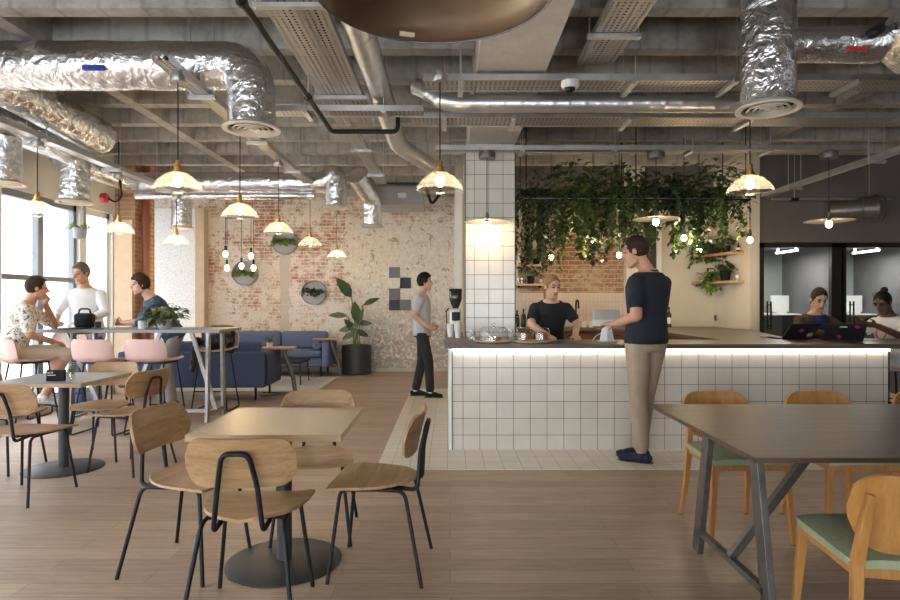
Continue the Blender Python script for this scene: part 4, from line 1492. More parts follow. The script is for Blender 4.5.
# women working at the right end of the bar
sit = dict(P=(0, -.06, .735), N=(0, .03, 1.21), H=(0, .09, 1.36), KR=(.1, .36, .74), AR=(.1, .30, .36), KL=(-.1, .36, .74), AL=(-.1, .30, .36))
person('woman in dark brown jacket over a blue top looking down at her laptop', (3.99, 6.58, 0), R(180),
       dict(sit, look=(.12, .85, -.5), ER=(.24, .16, 1.02), WR=(.10, .37, .995), dr=(-.2, .3, 0), EL=(-.24, .16, 1.02), WL=(-.06, .40, .995), dl=(.25, .25, 0), curl=(.4, .4)),
       1.0, 'skin', top='brown_jacket', open_front='royal_top', sleeve=1.9, bottom='black_jeans', hair='hair_brown', style='tied')
t = person('woman in white t-shirt with red lanyard reading her phone at right', (4.74, 6.44, 0), R(112),
           dict(sit, look=(.0, .86, -.5), N=(0, .05, 1.21), H=(.01, .13, 1.345), ER=(.22, .16, .99), WR=(.10, .38, 1.13), EL=(-.20, .17, .99), WL=(-.08, .37, 1.10), dr=(-.35, .5, .12), dl=(.35, .5, .1),
                nr=(-.6, -.3, .8), nl=(.6, -.3, .8), tl=-1, tr=1, curl=(.6, .6)),
           .985, 'skin_dark', 'lip_dark', top='white_shirt', sleeve=.6, bottom='white_shirt', hair='hair_black', style='bun', shoe='paper')
m = MB()
pts = [(-.06, -.03, 1.205), (-.085, .08, 1.14), (-.05, .165, 1.0), (0, .17, .9), (.05, .165, 1.0), (.085, .08, 1.14), (.06, -.03, 1.205)]
pts = [V(q) * .985 + V((0, .012, .0)) for q in pts]
for a, b_ in zip(pts, pts[1:]):
    m.bar(a, b_, .018, .004)
m.build('lanyard', 'red', t)
g = MB()
for q in (-1, 1):
    g.tube([V((q * .033, 0, 0)) + V((.026 * cos(2 * pi * i / 14), 0, .02 * sin(2 * pi * i / 14))) for i in range(14)], .003, 5, closed=True)
g.tube([(-.01, 0, 0), (.01, 0, 0)], .003, 5)
go = g.build('glasses', 'black', t)
for v in go.data.vertices:
    x, y, z = v.co
    v.co = V((x + .01, y + .205, z + 1.405))

# the three men at the high table
person('man in leaf-print shirt and sand shorts sitting with chin on hand', (-4.42, 6.12, 0), R(-42),
       dict(P=(0, -.05, .83), N=(-.01, .10, 1.315), H=(.0, .175, 1.475), look=(.12, .98, -.1), SL=(-.19, .13, 1.265), EL=(-.225, .39, 1.075), WL=(-.085, .27, 1.315), dl=(.35, .05, .45), nl=(.5, -.7, .2), tl=-1,
            SR=(.175, .03, 1.255), ER=(.24, .06, 1.0), WR=(.15, .27, .92), dr=(-.1, .2, -.05), KR=(.15, .40, .78), AR=(.15, .20, .36), KL=(-.12, .40, .80), AL=(-.12, .30, .36), curl=(.4, 1.1), toe=(0, 1, -.2)),
       1.0, 'skin_warm', top='print_shirt', sleeve=.75, bottom='short', cuff=.1, shoe='paper', hair='hair_brown', style='short', build=1.04)
person('man in white shirt and jeans standing behind the high table', (-4.53, 7.5, 0), R(180),
       stand(P=(0, -.02, .93), N=(0, .05, 1.46), H=(.01, .11, 1.62), look=(.3, .9, -.3), ER=(.28, .12, 1.16), WR=(.16, .33, 1.05), dr=(-.2, .2, -.02), EL=(-.28, .12, 1.16), WL=(-.15, .33, 1.05), dl=(.2, .2, -.02)),
       1.04, 'skin_warm', top='white_shirt', sleeve=1.35, bottom='jeans', cuff=.95, hair='hair_grey', style='short', build=1.08, hem=.02)
person('man in indigo shirt leaning on the high table with clasped hands', (-3.50, 7.52, 0), R(122),
       dict(P=(0, -.03, .93), N=(0, .24, 1.39), H=(.0, .345, 1.545), look=(-.1, .95, -.15), shR=(1, 0, 0), ER=(.19, .34, 1.085), WR=(.045, .53, 1.075), EL=(-.20, .36, 1.085), WL=(-.045, .53, 1.075),
            dr=(-.2, .3, .05), dl=(.2, .3, .05), nr=(-1, 0, .2), nl=(1, 0, .2), tl=-1, KR=(.1, .03, .50), AR=(.1, -.03, .085), KL=(-.1, .06, .50), AL=(-.1, .0, .085), curl=(1.0, 1.0)),
       1.0, 'skin', top='blue_shirt', sleeve=1.05, bottom='grey_trouser', cuff=.95, hair='hair_brown', style='wavy', build=1.04)


# ------------------------------------------------------------------ ply chairs and pedestal tables
GC = 'ply chairs round the square tables'


def ply_chair():
    t = thing('ply_chair', 'x', 'chair', (0, 0, 0), 0, GC)

    def seat(u, v):                                   # pointed front corners, rounded back
        y = .205 * v
        hw = .225 if v > .55 else .225 * sqrt(max(0.0, 1 - ((.55 - v) / 1.62) ** 2)) ** 1.0
        hw = hw * (1 - .5 * max(0, -v - .6) ** 1.4)
        x = u * hw
        z = .452 - .010 * (1 - u * u) + .012 * max(0, -v - .3) - .016 * max(0, v - .6)
        return (x, y + .01 - .012 * u * u * (v > .5) - (.03 * (1 - u * u) * 0), z)
    MB().sheet(seat, 14, 14, .013).build('seat', 'oak', t, smooth=50)
    rr = rounded(.44, .205, .075)

    def back(u, v):
        x, z = rr(u, v)
        return (x, -.215 + .95 * x * x - .24 * z - .3 * z * z, .688 + z)
    MB().sheet(back, 20, 8, .013).build('backrest', 'oak', t, smooth=50)
    for q in (-1, 1):
        MB().tube(fillet([(q * .215, .20, 0), (q * .165, .15, .431), (q * .16, -.02, .433)], .035, 5), .0095, 10).build('leg', 'black', t, smooth=50)
        MB().tube(fillet([(q * .225, -.25, 0), (q * .165, -.16, .431), (q * .16, -.02, .433)], .045, 5), .0095, 10).build('leg', 'black', t, smooth=50)
    for yy in (.12, -.10):
        MB().tube([(-.16, yy, .432), (.16, yy, .432)], .008, 8).build('crossbar', 'black', t, smooth=50)
    MB().tube(fillet([(-.098, -.06, .432), (-.098, -.215, .415), (-.078, -.225, .60), (-.052, -.256, .735), (.052, -.256, .735), (.078, -.225, .60), (.098, -.215, .415), (.098, -.06, .432)], .035, 6), .0105, 10).build('back_support', 'black', t, smooth=50)
    return t


proto = ply_chair()
spots = [
    ('ply chair in front, back turned to the camera, at the near square table', (-.85, 2.60), 92),
    ('ply chair on the left side of the near square table, turned to the camera', (-1.31, 3.05), -11),
    ('ply chair on the far side of the near square table, facing the camera', (-.775, 3.44), -84),
    ('ply chair on the right side of the near square table, seen side-on', (-.365, 3.03), 176),
    ('ply chair cut by the left edge, back turned, at the square table with the sign', (-2.92, 4.14), 84),
    ('ply chair mostly hidden on the far left of the square table with the sign', (-3.56, 4.78), 0),
    ('ply chair right of the square table with the sign, its back seen edge-on', (-2.57, 4.82), 164),
    ('ply chair behind the square table with the sign, facing the camera', (-2.99, 5.17), -88),
]
for i, (lab, (x, y), a) in enumerate(spots):
    o = proto if i == 0 else dup(proto, lab, (x, y, 0), R(a - 90))
    o.location = (x, y, 0)
    o.rotation_euler = (0, 0, R(a - 90))
    o['label'] = lab


def square_table(cx, cy, label, top):
    t = thing('square_table', label, 'table', (cx, cy, 0), 0, 'square pedestal tables')
    m = MB()
    m.box((-.355, -.355, .695), (.355, .355, .7235)).build('tabletop_edge', 'oak_top', t, bevel=.002)
    MB().box((-.354, -.354, .7235), (.354, .354, .726)).build('tabletop', top, t)
    MB().tube([(0, 0, .01), (0, 0, .69)], .038, 24).build('column', 'base_grey', t, smooth=50)
    MB().box((-.17, -.17, .685), (.17, .17, .695)).build('mounting_plate', 'black', t)
    MB().lathe([(0, .016), (.05, .016), (.28, .010), (.29, .005), (.29, 0), (0, 0)], (0, 0, 0), 64).build('base', 'base_grey', t, smooth=30)
    return t


square_table(-.85, 3.08, 'near square table with tan top on a round grey base', 'laminate')
square_table(-3.09, 4.80, 'square table with blue-grey top carrying a small black sign', 'grey_top')

# ------------------------------------------------------------------ long dark table with green chairs
t = thing('trestle_table', 'long dark table with slanted metal legs at the lower right', 'table', (2.3, 2.9, 0))
MB().box((1.165, 2.29, .715), (3.45, 3.50, .735)).build('tabletop', 'dark_top', t, world=True, bevel=.002)
for X in (1.32, 3.28):
    MB().bar((X, 2.47, 0), (X, 2.60, .715), .075, .03, (1, 0, 0)).build('leg', 'dark_steel', t, world=True, bevel=.002)
    MB().bar((X, 3.20, 0), (X, 3.05, .715), .075, .03, (1, 0, 0)).build('leg', 'dark_steel', t, world=True, bevel=.002)
    MB().bar((X, 2.50, .12), (X, 3.16, .12), .03, .03).build('stretcher', 'dark_steel', t, world=True)
    e = .45 if X < 2 else -.45
    MB().bar((X, 2.83, .12), (X + e, 2.83, .712), .035, .035).build('brace', 'dark_steel', t, world=True)
    MB().bar((X, 2.58, .70), (X, 3.07, .70), .05, .028).build('top_rail', 'dark_steel', t, world=True)


def green_chair():
    t = thing('green_chair', 'x', 'chair', (0, 0, 0), 0, 'beech chairs with green seats')

    def seat(u, v):
        y = .225 * v
        hw = (.222 + .012 * v) * (1 - .09 * abs(v) ** 6)
        return (u * hw * (1 - .02 * abs(u) ** 3), y + .01 - .02 * u * u * (v > 0) * v, .466 - .012 * abs(u) ** 4 - .010 * abs(v) ** 6 - .006 * (1 - u * u) * (1 - v * v))
    MB().sheet(seat, 16, 16, .032).build('seat', 'green_pad', t, smooth=60)
    fr = MB()
    fr.bar((-.195, .20, .425), (.195, .20, .425), .02, .045).bar((-.17, -.195, .425), (.17, -.195, .425), .02, .045)
    for q in (-1, 1):
        fr.bar((q * .20, .20, .425), (q * .175, -.2, .425), .02, .045)
    fr.build('seat_rail', 'beech', t, bevel=.003)
    for q in (-1, 1):
        m = MB()
        m.tube([(q * .225, .215, 0), (q * .21, .205, .22), (q * .195, .19, .445)], [.015, .021, .027], 4)
        m.build('leg', 'beech', t, bevel=.004)
        m = MB()
        m.tube([(q * .205, -.27, 0), (q * .19, -.225, .22), (q * .178, -.205, .45), (q * .165, -.232, .60), (q * .16, -.258, .70)], [.014, .021, .026, .022, .016], 4)
        m.build('rear_leg', 'beech', t, bevel=.004)
        for yy in (.215, -.27):
            MB().lathe([(0, 0), (.013, 0), (.013, .004), (0, .004)], (q * (.225 if yy > 0 else .205), yy, 0), 10).build('glide', 'black', t)
    rr = rounded(.42, .275, .115)

    def back(u, v):
        x, z = rr(u, v)
        k = .03 * max(0, -z / .14) * 0
        return (x * (1 + .10 * z / .14), -.245 + .85 * x * x - .22 * z, .632 + z + k)
    MB().sheet(back, 22, 12, .016).build('backrest', 'beech', t, smooth=50)
    return t


proto = green_chair()
spots = [
    ('green-seated chair behind the left end of the long dark table', (1.655, 3.50), -90),
    ('green-seated chair behind the long dark table, second from its left end', (2.29, 3.50), -90),
    ('green-seated chair nearest the camera at lower right, back turned', (1.58, 2.19), 80),
    ('green-seated chair behind the dark table, just in view at the right edge', (2.96, 3.50), -90),
]
for i, (lab, (x, y), a) in enumerate(spots):
    o = proto if i == 0 else dup(proto, lab, (x, y, 0), R(a - 90))
    o.location = (x, y, 0)
    o.rotation_euler = (0, 0, R(a - 90))
    o['label'] = lab

# ------------------------------------------------------------------ high table and pink stools
t = thing('high_table', 'long grey high table with slanted steel legs by the window', 'table', (-3.5, 6.85, 0))
MB().box((-4.5, 6.5, .995), (-2.5, 7.2, 1.03)).build('tabletop', 'grey_top', t, world=True, bevel=.003)
for X in (-2.68, -4.18):
    MB().bar((X, 6.62, 0), (X, 6.66, .995), .07, .03, (1, 0, 0)).build('leg', 'steel', t, world=True)
    MB().bar((X, 7.10, 0), (X, 7.06, .995), .07, .03, (1, 0, 0)).build('leg', 'steel', t, world=True)
    MB().bar((X, 6.63, .09), (X, 7.09, .09), .03, .04).build('stretcher', 'steel', t, world=True)
    MB().bar((X, 6.64, .98), (X, 7.08, .98), .05, .03).build('top_rail', 'steel', t, world=True)
for a, b_ in (((-2.95, 6.85, .99), (-2.67, 6.85, .1)), ((-3.30, 6.85, .99), (-3.68, 6.85, .1)), ((-4.32, 6.75, .99), (-3.9, 6.75, .1))):
    MB().bar(a, b_, .04, .04).build('brace', 'steel', t, world=True)
MB().bar((-4.2, 6.85, .09), (-2.68, 6.85, .09), .035, .04).build('stretcher', 'steel', t, world=True)


def stool():
    t = thing('bar_stool', 'x', 'stool', (0, 0, 0), 0, 'pink bar stools')

    def shell(u, v):
        # along v: front lip, seat, curve up, back
        s_ = (v + 1) / 2
        if s_ < .5:
            y, z = .20 - .36 * (s_ / .5), .735 - .012 * sin(s_ / .5 * pi)
        elif s_ < .72:
            a = (s_ - .5) / .22 * R(80)
            y, z = -.16 - .075 * sin(a), .735 + .075 * (1 - cos(a))
        else:
            k = (s_ - .72) / .28
            y, z = -.234 - .03 * k, .797 + .165 * k
        w = .205 + (.012 if s_ > .5 else 0)
        if s_ > .86:
            w -= .04 * ((s_ - .86) / .14) ** 2.2
        if s_ < .1:
            w -= .05 * ((.1 - s_) / .1) ** 2
        dish = .03 * abs(u) ** 3
        return (u * w, y + (dish * 1.6 if s_ > .6 else 0), z + (dish if s_ < .6 else 0))
    MB().sheet(shell, 14, 26, .014).build('seat_shell', 'pink', t, smooth=60)
    for q in (-1, 1):
        MB().tube(fillet([(q * .14, .12, .715), (q * .215, .20, .012), (q * .215, -.22, .012), (q * .14, -.12, .715)], .03, 5), .0085, 8).build('sled_leg', 'black', t, smooth=50)
    MB().tube([(-.193, .18, .25), (.193, .18, .25)], .0085, 8).build('footrest', 'black', t, smooth=50)
    MB().tube([(-.195, -.175, .25), (.195, -.175, .25)], .0075, 8).build('crossbar', 'black', t, smooth=50)
    MB().box((-.15, -.13, .708), (.15, .13, .722)).build('seat_plate', 'black', t)
    return t


proto = stool()
spots = [
    ('pink bar stool before the high table, nearer the window', (-3.52, 6.13), 86),
    ('pink bar stool before the high table, beside the potted plant', (-2.99, 6.13), 84),
    ('pink bar stool under the man in the leaf-print shirt', (-4.31, 6.14), 58),
    ('pink bar stool under the high table between the man with print shirt and window', (-4.52, 6.92), -90),
    ('pink bar stool with a black jacket at the right end of the high table', (-2.9, 7.42), -90),
]
for i, (lab, (x, y), a) in enumerate(spots):
    o = proto if i == 0 else dup(proto, lab, (x, y, 0), R(a - 90))
    o.location = (x, y, 0)
    o.rotation_euler = (0, 0, R(a - 90))
    o['label'] = lab
m = MB()
m.ell((-2.9, 7.40, .85), (.17, .15, .115)).ell((-2.97, 7.42, .93), (.10, .11, .07)).ell((-2.82, 7.45, .93), (.10, .10, .07))
m.cap((-3.08, 7.3, .86), (-3.12, 7.27, .50), .05, .035).cap((-2.78, 7.6, .98), (-3.0, 7.6, .98), .06, .06).cap((-2.8, 7.62, .95), (-2.8, 7.66, .72), .07, .06)
me = remesh(m, .012, 3)
for v in me.vertices:
    v.co += V((sin(v.co.z * 70) * .006, sin(v.co.x * 60 + v.co.z * 40) * .008, 0))
tag(link_mesh('jacket', me, 'leather', None, 180), 'black jacket lying over the pink stool at the right end of the high table', 'jacket')

# things on the high table
ZT = 1.03


def leafy(mb, c, n, spread, L, w, hmin, hmax, rnd, droop=.35):
    for i in range(n):
        a = rnd.uniform(0, 2 * pi)
        r = spread * sqrt(rnd.random())
        p = V(c) + V((r * cos(a), r * sin(a), rnd.uniform(hmin, hmax) * (1 - .45 * (r / spread) ** 2)))
        d = V((cos(a) + rnd.uniform(-.5, .5), sin(a) + rnd.uniform(-.5, .5), rnd.uniform(-.5, .6)))
        k = rnd.uniform(.7, 1.2)
        mb.leaf(p, d, w * k, L * k, droop)


def potted(name, label, loc, pr, ph, potmat, n, spread, L, w, h, leaf='leaf', group=None, seed=1, stems=8):
    rnd = random.Random(seed)
    t = thing(name, label, 'plant', loc, 0, group)
    MB().lathe([(0, 0), (pr * .78, 0), (pr, ph), (pr * .9, ph), (pr * .86, ph * .9), (0, ph * .9)], (0, 0, 0), 24).build('pot', potmat, t, smooth=40)
    m = MB()
    leafy(m, (0, 0, ph), n, spread, L, w, 0, h, rnd)
    m.build('foliage', leaf, t, smooth=180, fix=False)
    m = MB()
    for i in range(stems):
        a = rnd.uniform(0, 2 * pi)
        m.tube([(0, 0, ph * .9), (spread * .4 * cos(a), spread * .4 * sin(a), ph + h * .5), (spread * .8 * cos(a), spread * .8 * sin(a), ph + h * .6)], .003, 5)
    m.build('stem', 'stem', t)
    return t


q = at(166, 329, 6.75)
potted('potted_plant', 'bushy green plant in a low pot on the high table', (q.x, 6.72, ZT), .085, .10, 'pot_grey', 130, .20, .095, .032, .20, 'leaf', None, 3)
t = thing('coffee_cup', 'small dark cup near the middle of the high table', 'cup', (-4.02, 6.85, ZT))
MB().lathe([(0, 0), (.03, 0), (.037, .075), (.034, .075), (.028, .008), (0, .008)], (0, 0, 0), 24).build('cup', 'base_grey', t, smooth=40)
t = thing('mug', 'pale mug beside the bushy plant on the high table', 'mug', at(142, 329, 6.7).xy.to_3d() + V((0, 0, ZT)))
MB().lathe([(0, 0), (.036, 0), (.04, .01), (.04, .09), (.036, .09), (.036, .008), (0, .008)], (0, 0, 0), 24).build('cup', 'pot_white', t, smooth=40)
MB().tube([(.038, 0, .075), (.062, 0, .07), (.066, 0, .045), (.058, 0, .025), (.038, 0, .02)], .006, 8).build('handle', 'pot_white', t, smooth=60)
t = thing('shoulder_bag', 'black bag standing on the high table beside the man in print shirt', 'bag', (-4.25, 6.98, ZT))
m = MB().rbox((-.10, -.07, 0), (.10, .07, .17), .04, 4)
m.build('body', 'black_matte', t, smooth=60)
MB().rbox((-.07, -.09, .03), (.07, -.06, .12), .015).build('pocket', 'black_matte', t, smooth=60)
MB().tube(fillet([(-.07, 0, .16), (-.06, 0, .22), (.06, 0, .22), (.07, 0, .16)], .04, 5), .01, 8).build('handle', 'black_matte', t, smooth=60)
t = thing('tablet', 'black tablet lying flat on the high table', 'tablet', (-4.18, 6.66, ZT))
MB().rbox((-.14, -.1, 0), (.14, .1, .012), .006).build('case', 'black', t, smooth=60)
MB().box((-.13, -.09, .012), (.13, .09, .0128)).build('screen', 'leather', t)
t = thing('notebook', 'thin dark notebook lying beside the tablet on the high table', 'notebook', (-3.88, 6.62, ZT))
MB().rbox((-.09, -.06, 0), (.09, .06, .01), .003).build('cover', 'base_grey', t)
MB().box((-.085, -.055, .002), (.092, .055, .008)).build('page_block', 'paper', t)

# ------------------------------------------------------------------ lounge
struct('trim_8', MB().box((-4.86, 11.47, 0), (.07, 11.499, .06)), 'plaster')
tag(MB().box((-4.6, 8.85, 0), (-1.98, 11.1, .012)).build('rug', 'rug'), 'pale grey rug under the two blue sofas', 'rug')


def sofa(x0, x1, yb, yf, label, face, fabric, arms=(1, 1), split=True):
    """back at yb, front at yf; face=+1 towards +y"""
    t = thing('sofa', label, 'sofa', ((x0 + x1) / 2, (yb + yf) / 2, 0), 0, 'blue sofas in the lounge')
    Y = lambda d: yb + face * d

    def rb(xa, xb, da, db, za, zb, r=.03):
        ya, yb_ = sorted((Y(da), Y(db)))
        return MB().rbox((xa, ya, za), (xb, yb_, zb), r, 3)
    D = abs(yf - yb)
    rb(x0 + .12, x1 - .12, .16, D - .02, .18, .34).build('base', fabric, t, world=True, smooth=60)
    rb(x0, x1, 0, .14, .18, .66).build('backrest', fabric, t, world=True, smooth=60)
    for i, (xa, xb) in enumerate(((x0, x0 + .12), (x1 - .12, x1))):
        if arms[i]:
            rb(xa, xb, .02, D, .18, .64).build('armrest', fabric, t, world=True, smooth=60)
    xm = (x0 + x1) / 2
    for xa, xb in ((x0 + .125, xm - .004), (xm + .004, x1 - .125)):
        rb(xa, xb, .18, D - .0, .341, .47, .045).build('seat_cushion', fabric, t, world=True, smooth=60)
        rb(xa, xb, .142, .30, .471, .79, .05).build('back_cushion', fabric, t, world=True, smooth=60)
    for x in (x0 + .15, x1 - .15):
        for d in (.1, D - .1):
            MB().tube([(x, Y(d), 0), (x, Y(d), .18)], [.014, .02], 8).build('leg', 'black', t, world=True, smooth=60)
    return t


sofa(-4.1, -2.14, 11.35, 10.55, 'blue sofa against the brick wall facing the camera', -1, 'blue_fabric')
sofa(-4.45, -2.48, 8.02, 8.85, 'navy sofa seen from behind, in front of the rug', 1, 'navy_fabric')
t = thing('bolster', 'round blue bolster cushion on the sofa against the brick', 'cushion', at(313, 347, 10.75))
MB().lathe([(0, -.16), (.075, -.16), (.09, -.14), (.09, .14), (.075, .16), (0, .16)], (-2.36, 10.78, .565), 24, 'y').build('cover', 'blue_fabric', t, smooth=50, world=True)
MB().lathe([(.0, -.165), (.02, -.165), (.02, -.158)], (-2.36, 10.78, .565), 16, 'y').build('button', 'navy_fabric', t, world=True)


def laptop_table(loc, a, label):
    t = thing('side_table', label, 'side table', loc, R(a), 'side tables beside the sofas')
    MB().rbox((-.24, -.17, .655), (.24, .17, .68), .008).build('tabletop', 'oak', t)
    MB().tube(fillet([(.12, 0, .65), (.06, .0, .63), (.20, 0, .25), (.23, 0, .02)], .06, 6), .032, 10).build('leg', 'dark_steel', t, smooth=60)
    MB().prism([(.27, -.04), (.27, .04), (.19, .07), (-.22, .2), (-.24, .16), (.12, 0), (-.24, -.16), (-.22, -.2), (.19, -.07)], 0, .018).build('foot', 'dark_steel', t)
    return t


q1 = (-2.47, 8.66, 0)
laptop_table(q1, 10, 'wooden side table at the end of the navy sofa')
laptop_table((-2.2, 10.72, 0), 8, 'wooden side table at the end of the sofa against the brick')
rnd = random.Random(5)
t = thing('succulent', 'small spiky plant in a pot on the side table by the navy sofa', 'plant', (-2.62, 8.72, .68))
MB().lathe([(0, 0), (.04, 0), (.05, .06), (.045, .06), (.04, .05), (0, .05)], (0, 0, 0), 20).build('pot', 'pot_white', t, smooth=40)
m = MB()
for i in range(22):
    a = rnd.uniform(0, 2 * pi)
    m.leaf((0, 0, .05), (cos(a) * .6, sin(a) * .6, rnd.uniform(.5, 1.6)), .012, rnd.uniform(.09, .15), .15)
m.build('foliage', 'leaf', t, smooth=180, fix=False)
t = thing('coffee_table', 'low black coffee table standing on the rug between the sofas', 'coffee table', (-2.65, 9.8, .012))
MB().rbox((-.3, -.3, .34), (.3, .3, .365), .006).build('tabletop', 'black_matte', t)
for a in (-1, 1):
    for b_ in (-1, 1):
        MB().tube([(a * .28, b_ * .28, 0), (a * .26, b_ * .26, .34)], .011, 8).build('leg', 'black', t, smooth=60)
t = thing('strelitzia', 'tall broad-leaved plant in a black pot before the brick wall', 'plant', (-1.735, 11.15, 0))
MB().lathe([(0, 0), (.25, 0), (.27, .02), (.27, .53), (.25, .53), (.245, .47), (0, .47)], (0, 0, 0), 40).build('pot', 'base_grey', t, smooth=40)
stm = MB()
lv = MB()
for px, py, dx, dz, L, w in ((345, 288, -.5, .85, .46, .11), (356, 312, -.1, 1, .42, .10), (371, 301, .8, .45, .34, .06), (338, 315, -1, .1, .35, .06), (364, 323, .9, .05, .30, .06), (346, 329, -.9, -.1, .3, .06),
                             (350, 325, -.4, .6, .3, .07), (362, 333, .8, -.4, .28, .06), (348, 336, -.7, -.4, .26, .06), (359, 318, .3, .9, .36, .08), (354, 330, .1, .8, .3, .07)):
    c_ = at(px, py, 11.1) - V((-1.735, 11.15, 0))
    d = V((dx, rnd.uniform(-.5, .1), dz)).normalized()
    base = c_ - d * L * .5
    stm.tube(fillet([(rnd.uniform(-.06, .06), rnd.uniform(-.06, .06), .46), (base.x * .4, base.y * .4, .46 + (base.z - .46) * .6), base], .3, 5), .011, 6)
    lv.leaf(base, d, w, L, .22, up=(.25 * (1 if dx < 0 else -1), -.9, .3))
lv.build('foliage', 'leaf_dark', t, smooth=180, fix=False)
stm.build('stem', 'stem', t, smooth=60)

# round planters on the brick
for px, py, lab, lf in ((285, 242.5, 'highest round grey wall planter on the brick', 'leaf_lime'), (245.5, 273.5, 'round grey wall planter left, behind the hanging bulbs', 'leaf_lime'),
                        (314, 292.5, 'lowest round grey wall planter, above the blue sofa', 'leaf_dark')):
    c_ = at(px, py, 11.45)
    c_.y = 11.498
    t = thing('wall_planter', lab, 'planter', c_, 0, 'round planters on the brick wall')
    MB().lathe([(0, 0), (.235, 0), (.235, -.12), (.222, -.12), (.222, -.02), (0, -.02)], (0, 0, 0), 48, 'y').build('dish', 'pot_grey', t, smooth=40)
    pr = [(.215 * cos(a), .215 * sin(a)) for a in [pi + i * pi / 16 for i in range(17)]]
    m = MB()
    pp = [(x, -.118, z * .98 - .0) for x, z in pr]
    n = len(pp)
    m._faces([(x, -.112, z) for x, _, z in pp] + [(x, -.119, z) for x, _, z in pp], [tuple(range(n)), tuple(range(n, 2 * n))[::-1]] + [(i, (i + 1) % n, n + (i + 1) % n, n + i) for i in range(n)])
    m.build('front_panel', 'pot_grey', t)
    m = MB()
    for i in range(110):
        x = rnd.uniform(-.23, .21)
        m.leaf((x, rnd.uniform(-.15, -.07), rnd.uniform(-.045, .05)), (rnd.uniform(-1, 1), rnd.uniform(-1, .1), rnd.uniform(-.7, .9)), .024, rnd.uniform(.06, .10), .4)
    m.build('foliage', lf, t, smooth=180, fix=False)

# dark panels on the plaster
for px, py, mt, lab in ((394.5, 272.5, 'sq_grey', 'topmost slate square panel on the plaster wall'), (405.5, 283, 'sq_black', 'black square panel right of the column of panels, nearest the walking man'),
                        (394.5, 294, 'sq_grey', 'slate square panel third from the top on the plaster wall'), (394.5, 305, 'sq_black', 'black square panel at the lower left of the group'),
                        (405.5, 305, 'sq_taupe', 'taupe square panel at the lower right of the group')):
    c_ = at(px, py, 11.49)
    tag(MB().box((c_.x - .104, 11.488, c_.z - .104), (c_.x + .104, 11.499, c_.z + .104)).build('wall_panel', mt), lab, 'wall panel', 'square panels on the plaster wall')

# small planter hung on the window frame
q = at(80, 232, 7.6)
t = thing('hanging_planter', 'small grey planter clipped to the window post', 'planter', q)
MB().lathe([(0, -.08), (.07, -.08), (.085, .06), (.078, .06), (.07, .04), (0, .04)], (0, 0, 0), 24).build('pot', 'pot_grey', t, smooth=40)
m = MB()
leafy(m, (0, 0, .05), 45, .12, .07, .02, 0, .1, rnd)
m.build('foliage', 'leaf_lime', t, smooth=180, fix=False)
MB().tube([(.0, .09, -.05), (.0, .09, .5), (0, .09, ZC - q.z - .001)], .016, 8).tube([(0, .05, 0), (0, .09, 0)], .01, 6).build('pole', 'frame_grey', t, smooth=50)

# ------------------------------------------------------------------ table sign and flower
t = thing('table_sign', 'small black sign block with white lettering on the blue-grey table', 'sign', (-3.02, 4.60, .726), R(4))
MB().box((-.065, -.015, 0), (.065, .015, .083)).build('block', 'black_matte', t, bevel=.002)


def text(s_, size, loc, rot, mat, parent, name='lettering', ext=.0006):
    cu = bpy.data.curves.new('t', 'FONT')
    cu.body = s_
    cu.size = size
    cu.extrude = ext
    o = bpy.data.objects.new('t', cu)
    COL.objects.link(o)
    me = bpy.data.meshes.new_from_object(o.evaluated_get(bpy.context.evaluated_depsgraph_get()))
    bpy.data.objects.remove(o)
    me.materials.clear()
    from mathutils import Euler
    me.transform(Matrix.Translation(V(loc)) @ Euler(rot).to_matrix().to_4x4())
    return link_mesh(name, me, mat, parent)


text('wi-fi', .026, (-.058, -.0155, .056), (pi / 2, 0, 0), 'paper', t)
MB().box((-.056, -.0158, .042), (.006, -.015, .047)).build('text_line', 'paper', t)
t = thing('flower_vase', 'small vase of pale flowers beside the black table sign', 'vase', (-2.945, 4.66, .726))
MB().lathe([(0, 0), (.026, 0), (.03, .03), (.018, .06), (.022, .075), (.019, .075), (.015, .06), (0, .01)], (0, 0, 0), 24).build('vase', 'clear_glass', t, smooth=50)
m = MB()
for i in range(26):
    a = rnd.uniform(0, 2 * pi)
    m.leaf((0, 0, rnd.uniform(.05, .09)), (cos(a), sin(a), rnd.uniform(-.4, 1.6)), .01, rnd.uniform(.03, .06), .3)
m.build('foliage', 'leaf_lime', t, smooth=180, fix=False)
for i in range(5):
    a = i * 1.3
    m = MB()
    c_ = V((.022 * cos(a), .022 * sin(a), .115 + .012 * (i % 2)))
    for k in range(7):
        b_ = 2 * pi * k / 7
        m.leaf(c_, (cos(b_), sin(b_), .5), .008, .018, .3)
    m.build('flower', 'paper', t, smooth=180, fix=False)


# ------------------------------------------------------------------ the bar
t = thing('bar_counter', 'long bar counter faced with white square tiles and dark grout', 'counter', (1.98, 5.6, 0.004))
MB().box((.018, 5.39, .004), (3.94, 5.46, .914)).build('tiled_front', 'bar_tile', t, world=True)
MB().box((-.012, 5.385, .004), (.017, 5.95, .914)).build('end_panel', 'white_paint', t, world=True)
MB().box((.017, 5.384, .004), (.024, 5.389, .90)).box((3.934, 5.384, .004), (3.945, 5.389, .90)).build('edge_trim', 'frame_black', t, world=True)
MB().box((3.90, 5.46, .004), (3.94, 6.1, .914)).build('end_panel', 'frame_black', t, world=True)
MB().box((.03, 5.90, .1), (2.70, 5.94, .914)).build('back_panel', 'cab_red', t, world=True)
MB().box((2.76, 6.16, .004), (3.40, 8.5, .914)).build('return_cabinet', 'cab_red', t, world=True)
MB().box((-.02, 5.95, .004), (.14, 7.35, .914)).build('side_cabinet', 'plaster', t, world=True)
MB().box((.02, 5.362, .890), (3.935, 5.384, .913)).build('led_strip', 'led', t, world=True)
light('led_wash', 'AREA', (1.98, 5.373, .885), 1.3, (1, .92, .8), (3.9, .015), (0, 0, 0))
